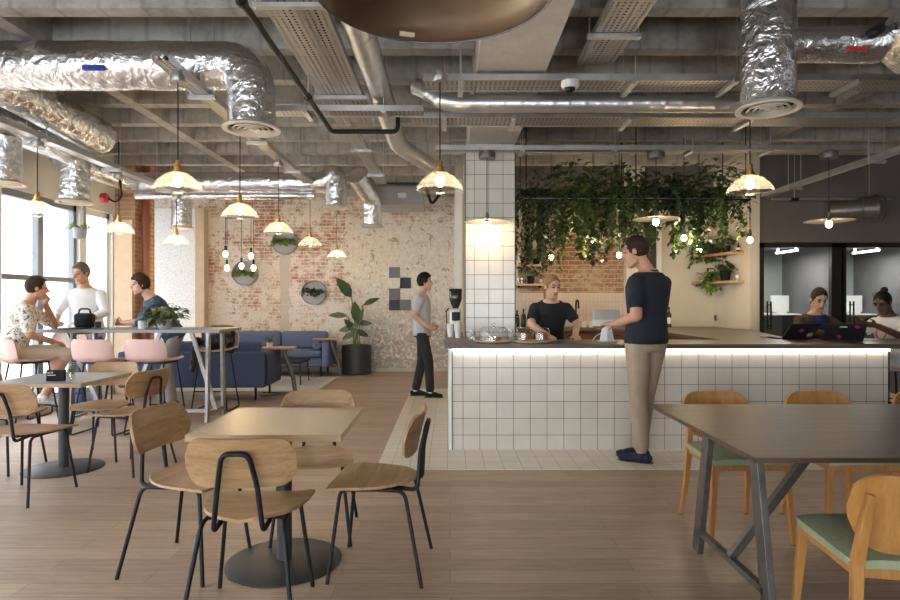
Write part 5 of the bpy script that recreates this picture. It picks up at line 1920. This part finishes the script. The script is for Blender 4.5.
wt = [(-.05, 5.335), (4.85, 5.335), (4.85, 6.15), (3.5, 6.15), (3.55, 6.4), (4.10, 8.26), (4.0, 8.545), (2.66, 8.545), (2.70, 6.0), (.72, 6.0), (.72, 6.47), (.155, 6.47), (.155, 7.4), (-.05, 7.4)]
m = MB()
for poly in ([(-.05, 5.335), (4.85, 5.335), (4.85, 6.0), (-.05, 6.0)], [(-.05, 6.0), (.15, 6.0), (.15, 7.4), (-.05, 7.4)], [(.15, 6.0), (.72, 6.0), (.72, 6.485), (.15, 6.485)],
             [(2.70, 6.0), (4.85, 6.0), (4.85, 6.15), (3.5, 6.15), (3.55, 6.4), (4.10, 8.26), (4.0, 8.545), (2.66, 8.545)]):
    m.prism(poly, .915, .955)
tag(m.build('worktop', 'worktop'), 'dark grey-brown worktop running along the whole bar', 'worktop')
t = thing('kitchen_cabinet', 'dark red low cabinet run along the kitchen end wall', 'cabinet', (2.3, 8.85, 0))
MB().box((.75, 8.6, .08), (3.98, 9.17, .914)).build('body', 'cab_red', t, world=True)
MB().box((.75, 8.64, 0), (3.98, 9.1, .08)).build('plinth', 'frame_black', t, world=True)
for i in range(5):
    x = .78 + i * .64
    d = MB().box((x, 8.585, .1), (x + .61, 8.6, .90)).build('door', 'cab_red', t, world=True)
    MB().tube([(x + .25, 8.57, .85), (x + .37, 8.57, .85)], .006, 6).build('handle', 'black', d, world=True)
tag(MB().prism([(.72, 8.55), (4.0, 8.55), (4.02, 9.17), (.72, 9.17)], .915, .955).build('worktop', 'worktop'), 'dark back worktop under the finger tiles', 'worktop')

ZW = .955


def cloche(name, label, x, y, r, h, cake, group=None, knob=True, br=None):
    t = thing(name, label, 'cake dome', (x, y, ZW), 0, group)
    if br:
        MB().lathe([(0, 0), (br * .9, 0), (br, .012), (br, .018), (0, .018)], (0, 0, 0), 40).build('plate', 'board', t, smooth=40)
    b0 = .0185 if br else .022
    MB().lathe([(r, b0), (r * 1.0, h * .62), (r * .93, h * .85), (r * .72, h * .97), (.0, h)], (0, 0, 0), 40).build('glass_dome', 'clear_glass', t, smooth=60, fix=False)
    if knob:
        MB().lathe([(0, h + .032), (.014, h + .028), (.017, h + .016), (.008, h + .004), (.012, h), (0, h)], (0, 0, 0), 20).build('knob', 'clear_glass', t, smooth=60)
    return t


cloche('cake_dome', 'wide glass cake dome with a knob, in front of the tiled column', .405, 5.56, .135, .15, 0, 'glass cake domes', True, .165)
t = thing('serving_board', 'round pale board under the two small glass cloches', 'board', (.76, 5.56, ZW))
MB().lathe([(0, 0), (.16, 0), (.175, .01), (.175, .018), (0, .018)], (0, 0, 0), 48).build('board', 'board', t, smooth=40)
cloche('cake_dome', 'small glass cloche on the board, left of the pair', .685, 5.56, .078, .145, 0, 'glass cake domes', False)
cloche('cake_dome', 'small glass cloche on the board, right of the pair by the hand', .848, 5.57, .078, .145, 0, 'glass cake domes', False)
for x, y, r, h, zb, lab in ((.43, 5.57, .05, .035, .0185, 'brown cake slice under the wide glass dome'), (.33, 5.55, .025, .04, .0185, 'small pastry under the wide glass dome'),
                            (.70, 5.56, .05, .07, .022, 'brown loaf cake under the left small cloche'), (.848, 5.565, .06, .08, .022, 'round brown cake under the right small cloche')):
    m = MB()
    m.ell((x, y, ZW + zb + h * .5), (r, r * .9, h * .5))
    me = remesh(m, .006, 1)
    for v in me.vertices:
        v.co.z = max(v.co.z, ZW + zb + .0005)
        v.co.x += sin(v.co.z * 210 + v.co.y * 130) * .0025
    tag(link_mesh('cake', me, 'bread', None, 180), lab, 'cake', 'cakes under glass')
for x, y, lab in ((.205, 5.6, 'small empty glass jar left of the wide cake dome'), (.58, 5.74, 'small glass jar behind and right of the wide cake dome')):
    t = thing('glass_jar', lab, 'jar', (x, y, ZW), 0, 'glass jars on the bar')
    MB().lathe([(0, .004), (.033, .004), (.035, .01), (.035, .08), (.028, .095), (.03, .1)], (0, 0, 0), 24).build('jar', 'clear_glass', t, smooth=60, fix=False)
    MB().lathe([(0, .112), (.03, .112), (.032, .1), (0, .1)], (0, 0, 0), 24).build('lid', 'silver', t, smooth=40)

t = thing('tablet_till', 'white tablet till on a tapered stand facing the customer', 'till', (1.47, 5.62, ZW), R(-8))
MB().rbox((-.085, -.08, 0), (.085, .08, .012), .005).build('base', 'silver', t, smooth=60)
m = MB()
m.loft([((0, .0, .012), (.068, 0, 0), (0, .02, 0)), ((0, .012, .10), (.05, 0, 0), (0, .016, 0)), ((0, .02, .20), (.036, 0, 0), (0, .012, 0))], 4)
m.build('stand', 'pot_white', t)
mt = Matrix.Translation((0, .03, .225)) @ Matrix.Rotation(R(-28), 4, 'X')
MB().rbox((-.125, -.008, -.085), (.125, .008, .085), .006, 3, mt).build('tablet', 'silver', t, smooth=60)
MB().rbox((-.132, -.014, -.09), (.06, -.009, -.025), .002, 2, mt).build('card_reader', 'paper', t, smooth=60)
MB().rbox((-.112, .0081, -.07), (.112, .0091, .07), .0004, 1, mt).build('screen', 'black', t)
MB().tube([(-.03, .02, .1), (-.1, .04, .05), (-.13, .06, .006)], .003, 6).build('cable', 'paper', t)

t = thing('coffee_grinder', 'black and steel coffee grinder on the worktop left of the tiled column', 'grinder', (.055, 7.0, ZW))
MB().rbox((-.085, -.1, 0), (.085, .1, .035), .012).build('base', 'dark_steel', t, smooth=60)
MB().rbox((-.06, -.02, .035), (.075, .09, .30), .02).build('body', 'silver', t, smooth=60)
MB().rbox((-.035, -.085, .16), (.06, -.02, .26), .015).build('dosing_head', 'black', t, smooth=60)
MB().tube([(.015, -.07, .16), (.015, -.075, .11)], [.022, .012], 14).build('spout', 'brass', t, smooth=60)
MB().lathe([(.03, .30), (.05, .34), (.072, .40), (.075, .50), (.07, .505)], (0.01, .02, 0), 28).build('hopper', 'bottle', t, smooth=60)
MB().lathe([(0, .53), (.07, .53), (.078, .52), (.078, .505), (0, .505)], (0.01, .02, 0), 28).build('lid', 'black', t, smooth=40)
MB().tube(fillet([(-.07, .05, .3), (-.10, .0, .27), (-.09, -.06, .02), (-.04, -.09, .03)], .05, 5), .008, 8).build('cable', 'black', t, smooth=60)
for x, y, n, lab in ((.085, 6.28, 7, 'taller stack of paper cups beside the coffee grinder'), (.005, 6.42, 5, 'shorter stack of paper cups beside the coffee grinder')):
    t = thing('cup_stack', lab, 'paper cups', (x, y, ZW), 0, 'stacks of paper cups')
    for i in range(n):
        MB().lathe([(0, .001), (.028, 0), (.040, .085), (.042, .088), (.038, .088), (.026, .004), (0, .004)], (0, 0, i * .014), 20).build('paper_cup', 'paper', t, smooth=40)

# laptops on the right end
def laptop(label, loc, a, tilt, stickers):
    t = thing('laptop', label, 'laptop', loc, R(a), 'dark laptops on the bar')
    MB().rbox((-.165, 0, .002), (.165, .23, .016), .005).build('keyboard_base', 'laptop', t, smooth=60)
    mt = Matrix.Translation((0, .0, .014)) @ Matrix.Rotation(R(-tilt), 4, 'X')
    o = MB().rbox((-.165, -.004, 0), (.165, .004, .215), .004, 3, mt).build('screen_lid', 'laptop', t, smooth=60)
    MB().rbox((-.155, .0041, .012), (.155, .005, .205), .0003, 1, mt).build('screen', 'leather', o)
    for x, z, w, h, r_, mm in stickers:
        m2 = mt @ Matrix.Translation((x, -.0045, z)) @ Matrix.Rotation(R(r_), 4, 'Y')
        MB().rbox((-w / 2, -.0006, -h / 2), (w / 2, .0004, h / 2), .0002, 1, m2).build('sticker', mm, o)
    return t


laptop('dark laptop with one magenta sticker before the woman in brown', (3.50, 6.06, ZW), 8, -46,
       [(-.01, .115, .045, .035, 35, 'magenta'), (.115, .05, .055, .05, -15, 'silver')])
laptop('dark laptop with two magenta stickers standing nearer the right end', (3.76, 5.74, ZW), -22, -42,
       [(-.04, .045, .045, .03, 45, 'magenta'), (.09, .175, .045, .035, 45, 'magenta'), (-.02, .175, .06, .018, 0, 'paper')])
t = thing('phone', 'dark phone held by the woman with the red lanyard', 'phone', (4.36, 6.30, 1.15), R(112))
MB().rbox((-.036, -.07, -.004), (.036, .075, .005), .003, 2, Matrix.Rotation(R(-25), 4, 'X') @ Matrix.Rotation(R(180), 4, 'Y')).build('case', 'black', t, smooth=60)
tag(MB().rbox((3.27, 6.25, ZW), (3.42, 6.33, ZW + .02), .006).build('wrapped_sandwich', 'board', None, smooth=60), 'small pale snack on the worktop beside the left laptop', 'snack')
for (x, y), a, lab in (((4.76, 6.46), 112, 'bar stool under the woman with the red lanyard'), ((3.99, 6.64), 180, 'bar stool under the woman in the brown jacket')):
    t = thing('round_stool', lab, 'stool', (x, y, 0), R(a), 'stools at the right end of the bar')
    MB().lathe([(0, .60), (.16, .60), (.175, .615), (.175, .635), (.15, .645), (0, .645)], (0, 0, 0), 32).build('seat', 'pink', t, smooth=40)
    for k in range(4):
        b_ = pi / 4 + k * pi / 2
        MB().tube([(.13 * cos(b_), .13 * sin(b_), .60), (.2 * cos(b_), .2 * sin(b_), 0)], .01, 8).build('leg', 'black', t, smooth=60)
    MB().tube([(.168 * cos(2 * pi * i / 24), .168 * sin(2 * pi * i / 24), .27) for i in range(24)], .008, 6, closed=True).build('footrest', 'black', t, smooth=60)

# ------------------------------------------------------------------ kitchen wall things
def bottle(label, loc, h, r, mt='bottle', lab='paper', group='bottles along the kitchen wall'):
    t = thing('bottle', label, 'bottle', loc, 0, group)
    MB().lathe([(0, 0), (r, 0), (r, h * .58), (r * .8, h * .68), (r * .34, h * .78), (r * .32, h * .97), (0, h * .97)], (0, 0, 0), 20).build('glass', mt, t, smooth=50)
    MB().lathe([(r * .4, h * .9), (r * .4, h), (0, h)], (0, 0, 0), 14).build('cap', 'black', t, smooth=40)
    MB().lathe([(r * 1.01, h * .18), (r * 1.01, h * .48)], (0, 0, 0), 20).build('label', lab, t, smooth=60)


for px, py, h, lab in ((517, 329.5, .25, 'dark bottle nearest the tiled column on the back worktop'), (523.5, 329.5, .27, 'dark bottle on the back worktop, second from the column'), (530, 329.5, .24, 'dark bottle on the back worktop beside the woman\'s shoulder'), (669, 329, .30, 'dark bottle with pale label right of the customer')):
    q = at(px, py, 8.95)
    bottle(lab, (q.x, 8.95, ZW), h, .036, 'bottle', 'paper' if px > 600 else 'base_grey')
t = thing('tap', 'black swan-neck tap behind the bar', 'tap', (1.90, 9.05, ZW))
MB().tube(fillet([(0, 0, 0), (0, 0, .36), (0, -.05, .40), (0, -.16, .40), (0, -.18, .28)], .08, 8), .013, 10).build('spout', 'black', t, smooth=60)
MB().tube([(0, 0, .05), (.08, 0, .07)], .008, 8).build('lever', 'black', t, smooth=60)
MB().lathe([(0, 0), (.026, 0), (.026, .04), (0, .04)], (0, 0, 0), 16).build('base', 'black', t, smooth=40)
for x, lab in ((1.99, 'pale cup standing beside the black tap'), (2.09, 'second pale cup from the black tap')):
    t = thing('cup', lab, 'cup', (x, 8.9, ZW), 0, 'cups by the tap')
    MB().lathe([(0, 0), (.032, 0), (.042, .09), (.038, .09), (.03, .006), (0, .006)], (0, 0, 0), 20).build('cup', 'pot_white', t, smooth=40)
    MB().tube([(.038, 0, .07), (.06, 0, .065), (.06, 0, .035), (.036, 0, .025)], .005, 6).build('handle', 'pot_white', t, smooth=60)
for z, lab in ((1.885, 'upper small pine shelf left of the brick'), (1.595, 'lower small pine shelf left of the brick')):
    t = thing('wall_shelf', lab, 'shelf', (1.2, 9.1, z), 0, 'pine shelves on the kitchen wall')
    MB().box((-.22, -.1, -.02), (.22, .098, .01)).build('board', 'shelf_wood', t)
    for x in (-.16, .16):
        MB().box((x - .01, -.06, -.05), (x + .01, .098, -.02)).build('bracket', 'black', t)
potted('potted_plant', 'small plant in a black pot on the lower left kitchen shelf', (1.22, 9.06, 1.605), .06, .12, 'black_matte', 60, .12, .07, .022, .18, 'leaf', None, 8, 5)
potted('potted_plant', 'small plant on the upper left kitchen shelf', (1.30, 9.06, 1.895), .055, .09, 'black_matte', 70, .12, .07, .022, .18, 'leaf', None, 9, 5)
t = thing('ornament', 'white figure ornament at the left end of the upper kitchen shelf', 'ornament', (1.05, 9.08, 1.895))
MB().lathe([(0, 0), (.035, 0), (.045, .03), (.03, .09), (.018, .11), (.03, .14), (.02, .17), (0, .175)], (0, 0, 0), 20).build('figure', 'pot_white', t, smooth=60)
bottle('small glass bottle at the right end of the lower left shelf', (1.38, 9.08, 1.605), .14, .025, 'clear_glass')
for i, x in enumerate((1.03, 1.09)):
    t = thing('tumbler', 'glass tumbler on the lower kitchen shelf, %s of two' % ('left' if i == 0 else 'right'), 'glass', (x, 9.06, 1.605), 0, 'tumblers on the shelf')
    MB().lathe([(0, .004), (.024, .004), (.028, .085), (.026, .085), (.022, .008), (0, .008)], (0, 0, 0), 20).build('glass', 'clear_glass', t, smooth=60, fix=False)

poly = [(3.70, 9.195), (4.015, 9.195), (4.125, 8.42), (3.93, 8.42), (3.86, 8.98), (3.70, 8.98)]
for z, lab in ((2.005, 'upper pine corner shelf carrying plants at the kitchen corner'), (1.60, 'lower pine corner shelf with a black plant pot')):
    t = thing('corner_shelf', lab, 'shelf', (3.95, 8.9, z), 0, 'pine corner shelves')
    MB().prism(poly, z, z + .035).build('board', 'shelf_wood', t, world=True)
    MB().box((3.76, 9.05, z - .03), (3.79, 9.195, z)).build('bracket', 'black', t, world=True)


def trailing(label, loc, n, spread, h, vines, vl, lsize, lw, mat1, seed, pot=True, group='trailing plants above the bar', potr=.085):
    rnd = random.Random(seed)
    t = thing('hanging_plant', label, 'plant', loc, 0, group)
    if pot:
        MB().lathe([(0, 0), (potr * .8, 0), (potr, .11), (potr * .9, .11), (potr * .85, .09), (0, .09)], (0, 0, 0), 18).build('pot', 'black_matte', t, smooth=40)
    m = MB()
    leafy(m, (0, 0, .08), int(n * 1.5), spread * 1.12, lsize, lw, -.22, h, rnd, .4)
    vm = MB()
    for i in range(vines):
        a = rnd.uniform(0, 2 * pi)
        r = spread * rnd.uniform(.35, 1.0)
        L = rnd.uniform(*vl)
        p0 = V((cos(a) * potr * .8, sin(a) * potr * .8, .10))
        p1 = V((cos(a) * r * .8, sin(a) * r * .8, .16))
        p2 = V((cos(a) * r, sin(a) * r, .02))
        p3 = p2 + V((rnd.uniform(-.06, .06), rnd.uniform(-.06, .06), -L))
        pts = fillet([p0, p1, p2, p2.lerp(p3, .5) + V((rnd.uniform(-.03, .03), rnd.uniform(-.03, .03), 0)), p3], .08, 4)
        vm.tube(pts, .0025, 4)
        acc = 0
        for u, v in zip(pts, pts[1:]):
            k = max(1, int((v - u).length / (lsize * .2)))
            for j in range(k):
                p = u.lerp(v, (j + rnd.random()) / k)
                b_ = rnd.uniform(0, 2 * pi)
                q = rnd.uniform(.55, .95)
                m.leaf(p, (cos(b_), sin(b_), rnd.uniform(-.9, .2)), lw * q * 1.15, lsize * q * 1.15, .35)
    m.build('foliage', mat1, t, smooth=180, fix=False)
    vm.build('vine', 'stem', t)
    return t


trailing('leafy trailing plant on the left of the upper corner shelf', (3.80, 9.08, 2.042), 60, .16, .16, 4, (.05, .2), .07, .024, 'leaf', 31, True, 'plants on the corner shelves', .06)
trailing('bushy plant in the middle of the upper corner shelf', (3.92, 8.9, 2.042), 80, .17, .2, 3, (.03, .1), .075, .026, 'leaf_dark', 32, True, 'plants on the corner shelves', .07)
potted('potted_plant', 'bushy plant near the right end of the upper corner shelf', (3.985, 8.66, 2.042), .06, .1, 'black_matte', 80, .09, .07, .025, .16, 'leaf', 'plants on the corner shelves', 33, 5)
potted('potted_plant', 'plant in a black pot on the lower corner shelf', (3.975, 8.66, 1.637), .075, .15, 'black_matte', 90, .09, .07, .025, .14, 'leaf_dark', 'plants on the corner shelves', 34, 6)
trailing('plant trailing below the edge of the lower corner shelf', (3.86, 8.92, 1.637), 45, .13, .08, 6, (.1, .26), .07, .026, 'leaf_lime', 35, True, 'plants on the corner shelves', .05)
bottle('small dark bottle at the right end of the upper corner shelf', (4.075, 8.48, 2.042), .12, .024)
bottle('small bottle at the right end of the lower corner shelf', (4.07, 8.50, 1.637), .16, .028, 'clear_glass')
t = thing('picture_frame', 'small dark framed card on the lower corner shelf', 'frame', (3.92, 9.02, 1.637), R(25))
MB().box((-.07, -.008, 0), (.07, .008, .20)).build('frame', 'frame_black', t)
MB().box((-.055, -.0095, .015), (.055, -.008, .185)).build('card', 'pot_white', t)
MB().lathe([(0, -.011), (.03, -.011), (.03, -.0095)], (0, 0, .11), 20, 'y').build('printed_motif', 'leaf_dark', t)
t = thing('wall_socket', 'small dark square socket on the cream wall under the corner shelves', 'socket', (4.031, 9.1, 1.09), R(-8.2))
MB().box((-.012, -.045, -.045), (-.002, .045, .045)).build('plate', 'sq_grey', t)
for yy in (-.018, .018):
    MB().box((-.015, yy - .010, -.018), (-.012, yy + .010, .018)).build('switch', 'frame_black', t)

# hanging rack and its plants
t = thing('hanging_rack', 'black wire rack hung from the ceiling holding the plants', 'rack', (2.2, 7.4, 2.54))
m = MB()
for yy in (7.08, 7.72):
    m.bar((.88, yy, 2.54), (3.55, yy, 2.54), .012, .014)
for x in (.88, 1.77, 2.66, 3.55):
    m.bar((x, 7.08, 2.54), (x, 7.72, 2.54), .012, .014)
m.build('frame', 'black', t, world=True)
m = MB()
for i in range(7):
    yy = 7.08 + .64 * i / 6
    m.bar((.88, yy, 2.553), (3.55, yy, 2.553), .005, .005)
for i in range(26):
    x = .88 + 2.67 * i / 25
    m.bar((x, 7.08, 2.557), (x, 7.72, 2.557), .005, .005)
m.build('wire_mesh', 'steel', t, world=True)
for x in (.9, 2.2, 3.5):
    for yy in (7.1, 7.7):
        MB().tube([(x, yy, 2.54), (x, yy, ZC - .001)], .006, 6).build('hanger_rod', 'black', t, world=True)
specs = [(1.02, 7.30, 120, .26, .30, 14, (.45, .95), .055, .017, 'leaf_dark', 'fine-leaved plant at the far left of the hanging rack, beside the column'),
         (1.28, 7.55, 130, .28, .38, 12, (.4, .9), .06, .02, 'leaf', 'trailing plant second from the left on the hanging rack'),
         (1.50, 7.22, 130, .28, .42, 9, (.3, .75), .095, .034, 'leaf', 'broad-leaved plant third from the left on the hanging rack'),
         (1.80, 7.55, 120, .27, .36, 9, (.3, .8), .08, .028, 'leaf_dark', 'trailing plant left of the rack\'s middle, above the bar woman'),
         (2.05, 7.25, 130, .27, .40, 8, (.25, .6), .095, .034, 'leaf', 'bright broad-leaved plant at the middle of the hanging rack'),
         (2.32, 7.55, 120, .26, .40, 10, (.35, .75), .08, .026, 'leaf_dark', 'dark trailing plant above the customer\'s head'),
         (2.62, 7.25, 130, .28, .36, 8, (.25, .6), .09, .033, 'leaf_dark', 'dark broad-leaved plant right of the customer\'s head on the rack'),
         (2.92, 7.5, 130, .27, .42, 9, (.3, .7), .085, .03, 'leaf_dark', 'dark bushy plant third from the right end of the rack'),
         (3.18, 7.25, 130, .28, .44, 8, (.25, .6), .085, .03, 'leaf', 'bushy trailing plant second from the right end of the rack'),
         (3.45, 7.45, 120, .26, .38, 7, (.15, .45), .075, .026, 'leaf', 'trailing plant at the right end of the hanging rack')]
for i, (x, yy, n, sp, h, v, vl, ls, lw, mt_, lab) in enumerate(specs):
    trailing(lab, (x, yy, 2.56), n, sp, h, int(v * 1.5), vl, ls, lw, mt_, 50 + i)

# ------------------------------------------------------------------ daylight, camera
W = bpy.data.worlds.new('sky')
SC.world = W
W.use_nodes = True
bg = W.node_tree.nodes['Background']
bg.inputs['Color'].default_value = (0.87, 0.94, 1.0, 1)
bg.inputs['Strength'].default_value = 12
for a, b_ in wins:
    o = light('window_portal', 'AREA', (WX - .3, (a + b_) / 2, 1.35), 1, (1, 1, 1), (2.5, b_ - a), (0, R(-90), 0))
    o.data.cycles.is_portal = True
for a, b_ in fw:
    o = light('window_portal', 'AREA', ((a + b_) / 2, -4.3, 1.12), 1, (1, 1, 1), (b_ - a, 2.05), (R(90), 0, 0))
    o.data.cycles.is_portal = True
o = light('window_portal', 'AREA', (-6.95, 10.35, 1.57), 1, (1, 1, 1), (2.7, 1.7), (0, R(-90), 0))
o.data.cycles.is_portal = True
light('sun', 'SUN', (0, 0, 20), 3, (1, .97, .92), rot=(0, R(52), 0))

cam = bpy.data.cameras.new('camera')
cam.sensor_width = 36
cam.lens = 24
cam.shift_y = 2 / 900
cam.clip_start = .05
co = bpy.data.objects.new('camera', cam)
COL.objects.link(co)
co.location = (0, 0, HC)
co.rotation_euler = (R(90), 0, 0)
SC.camera = co
SC.view_settings.view_transform = 'Standard'
SC.view_settings.look = 'None'
SC.view_settings.exposure = 0.42
SC.view_settings.gamma = 1
SC.cycles.max_bounces = 10
SC.cycles.transparent_max_bounces = 16
SC.cycles.sample_clamp_indirect = 6
SC.cycles.sample_clamp_direct = 15
SC.cycles.caustics_reflective = False
SC.cycles.caustics_refractive = False
SC.cycles.use_denoising = True
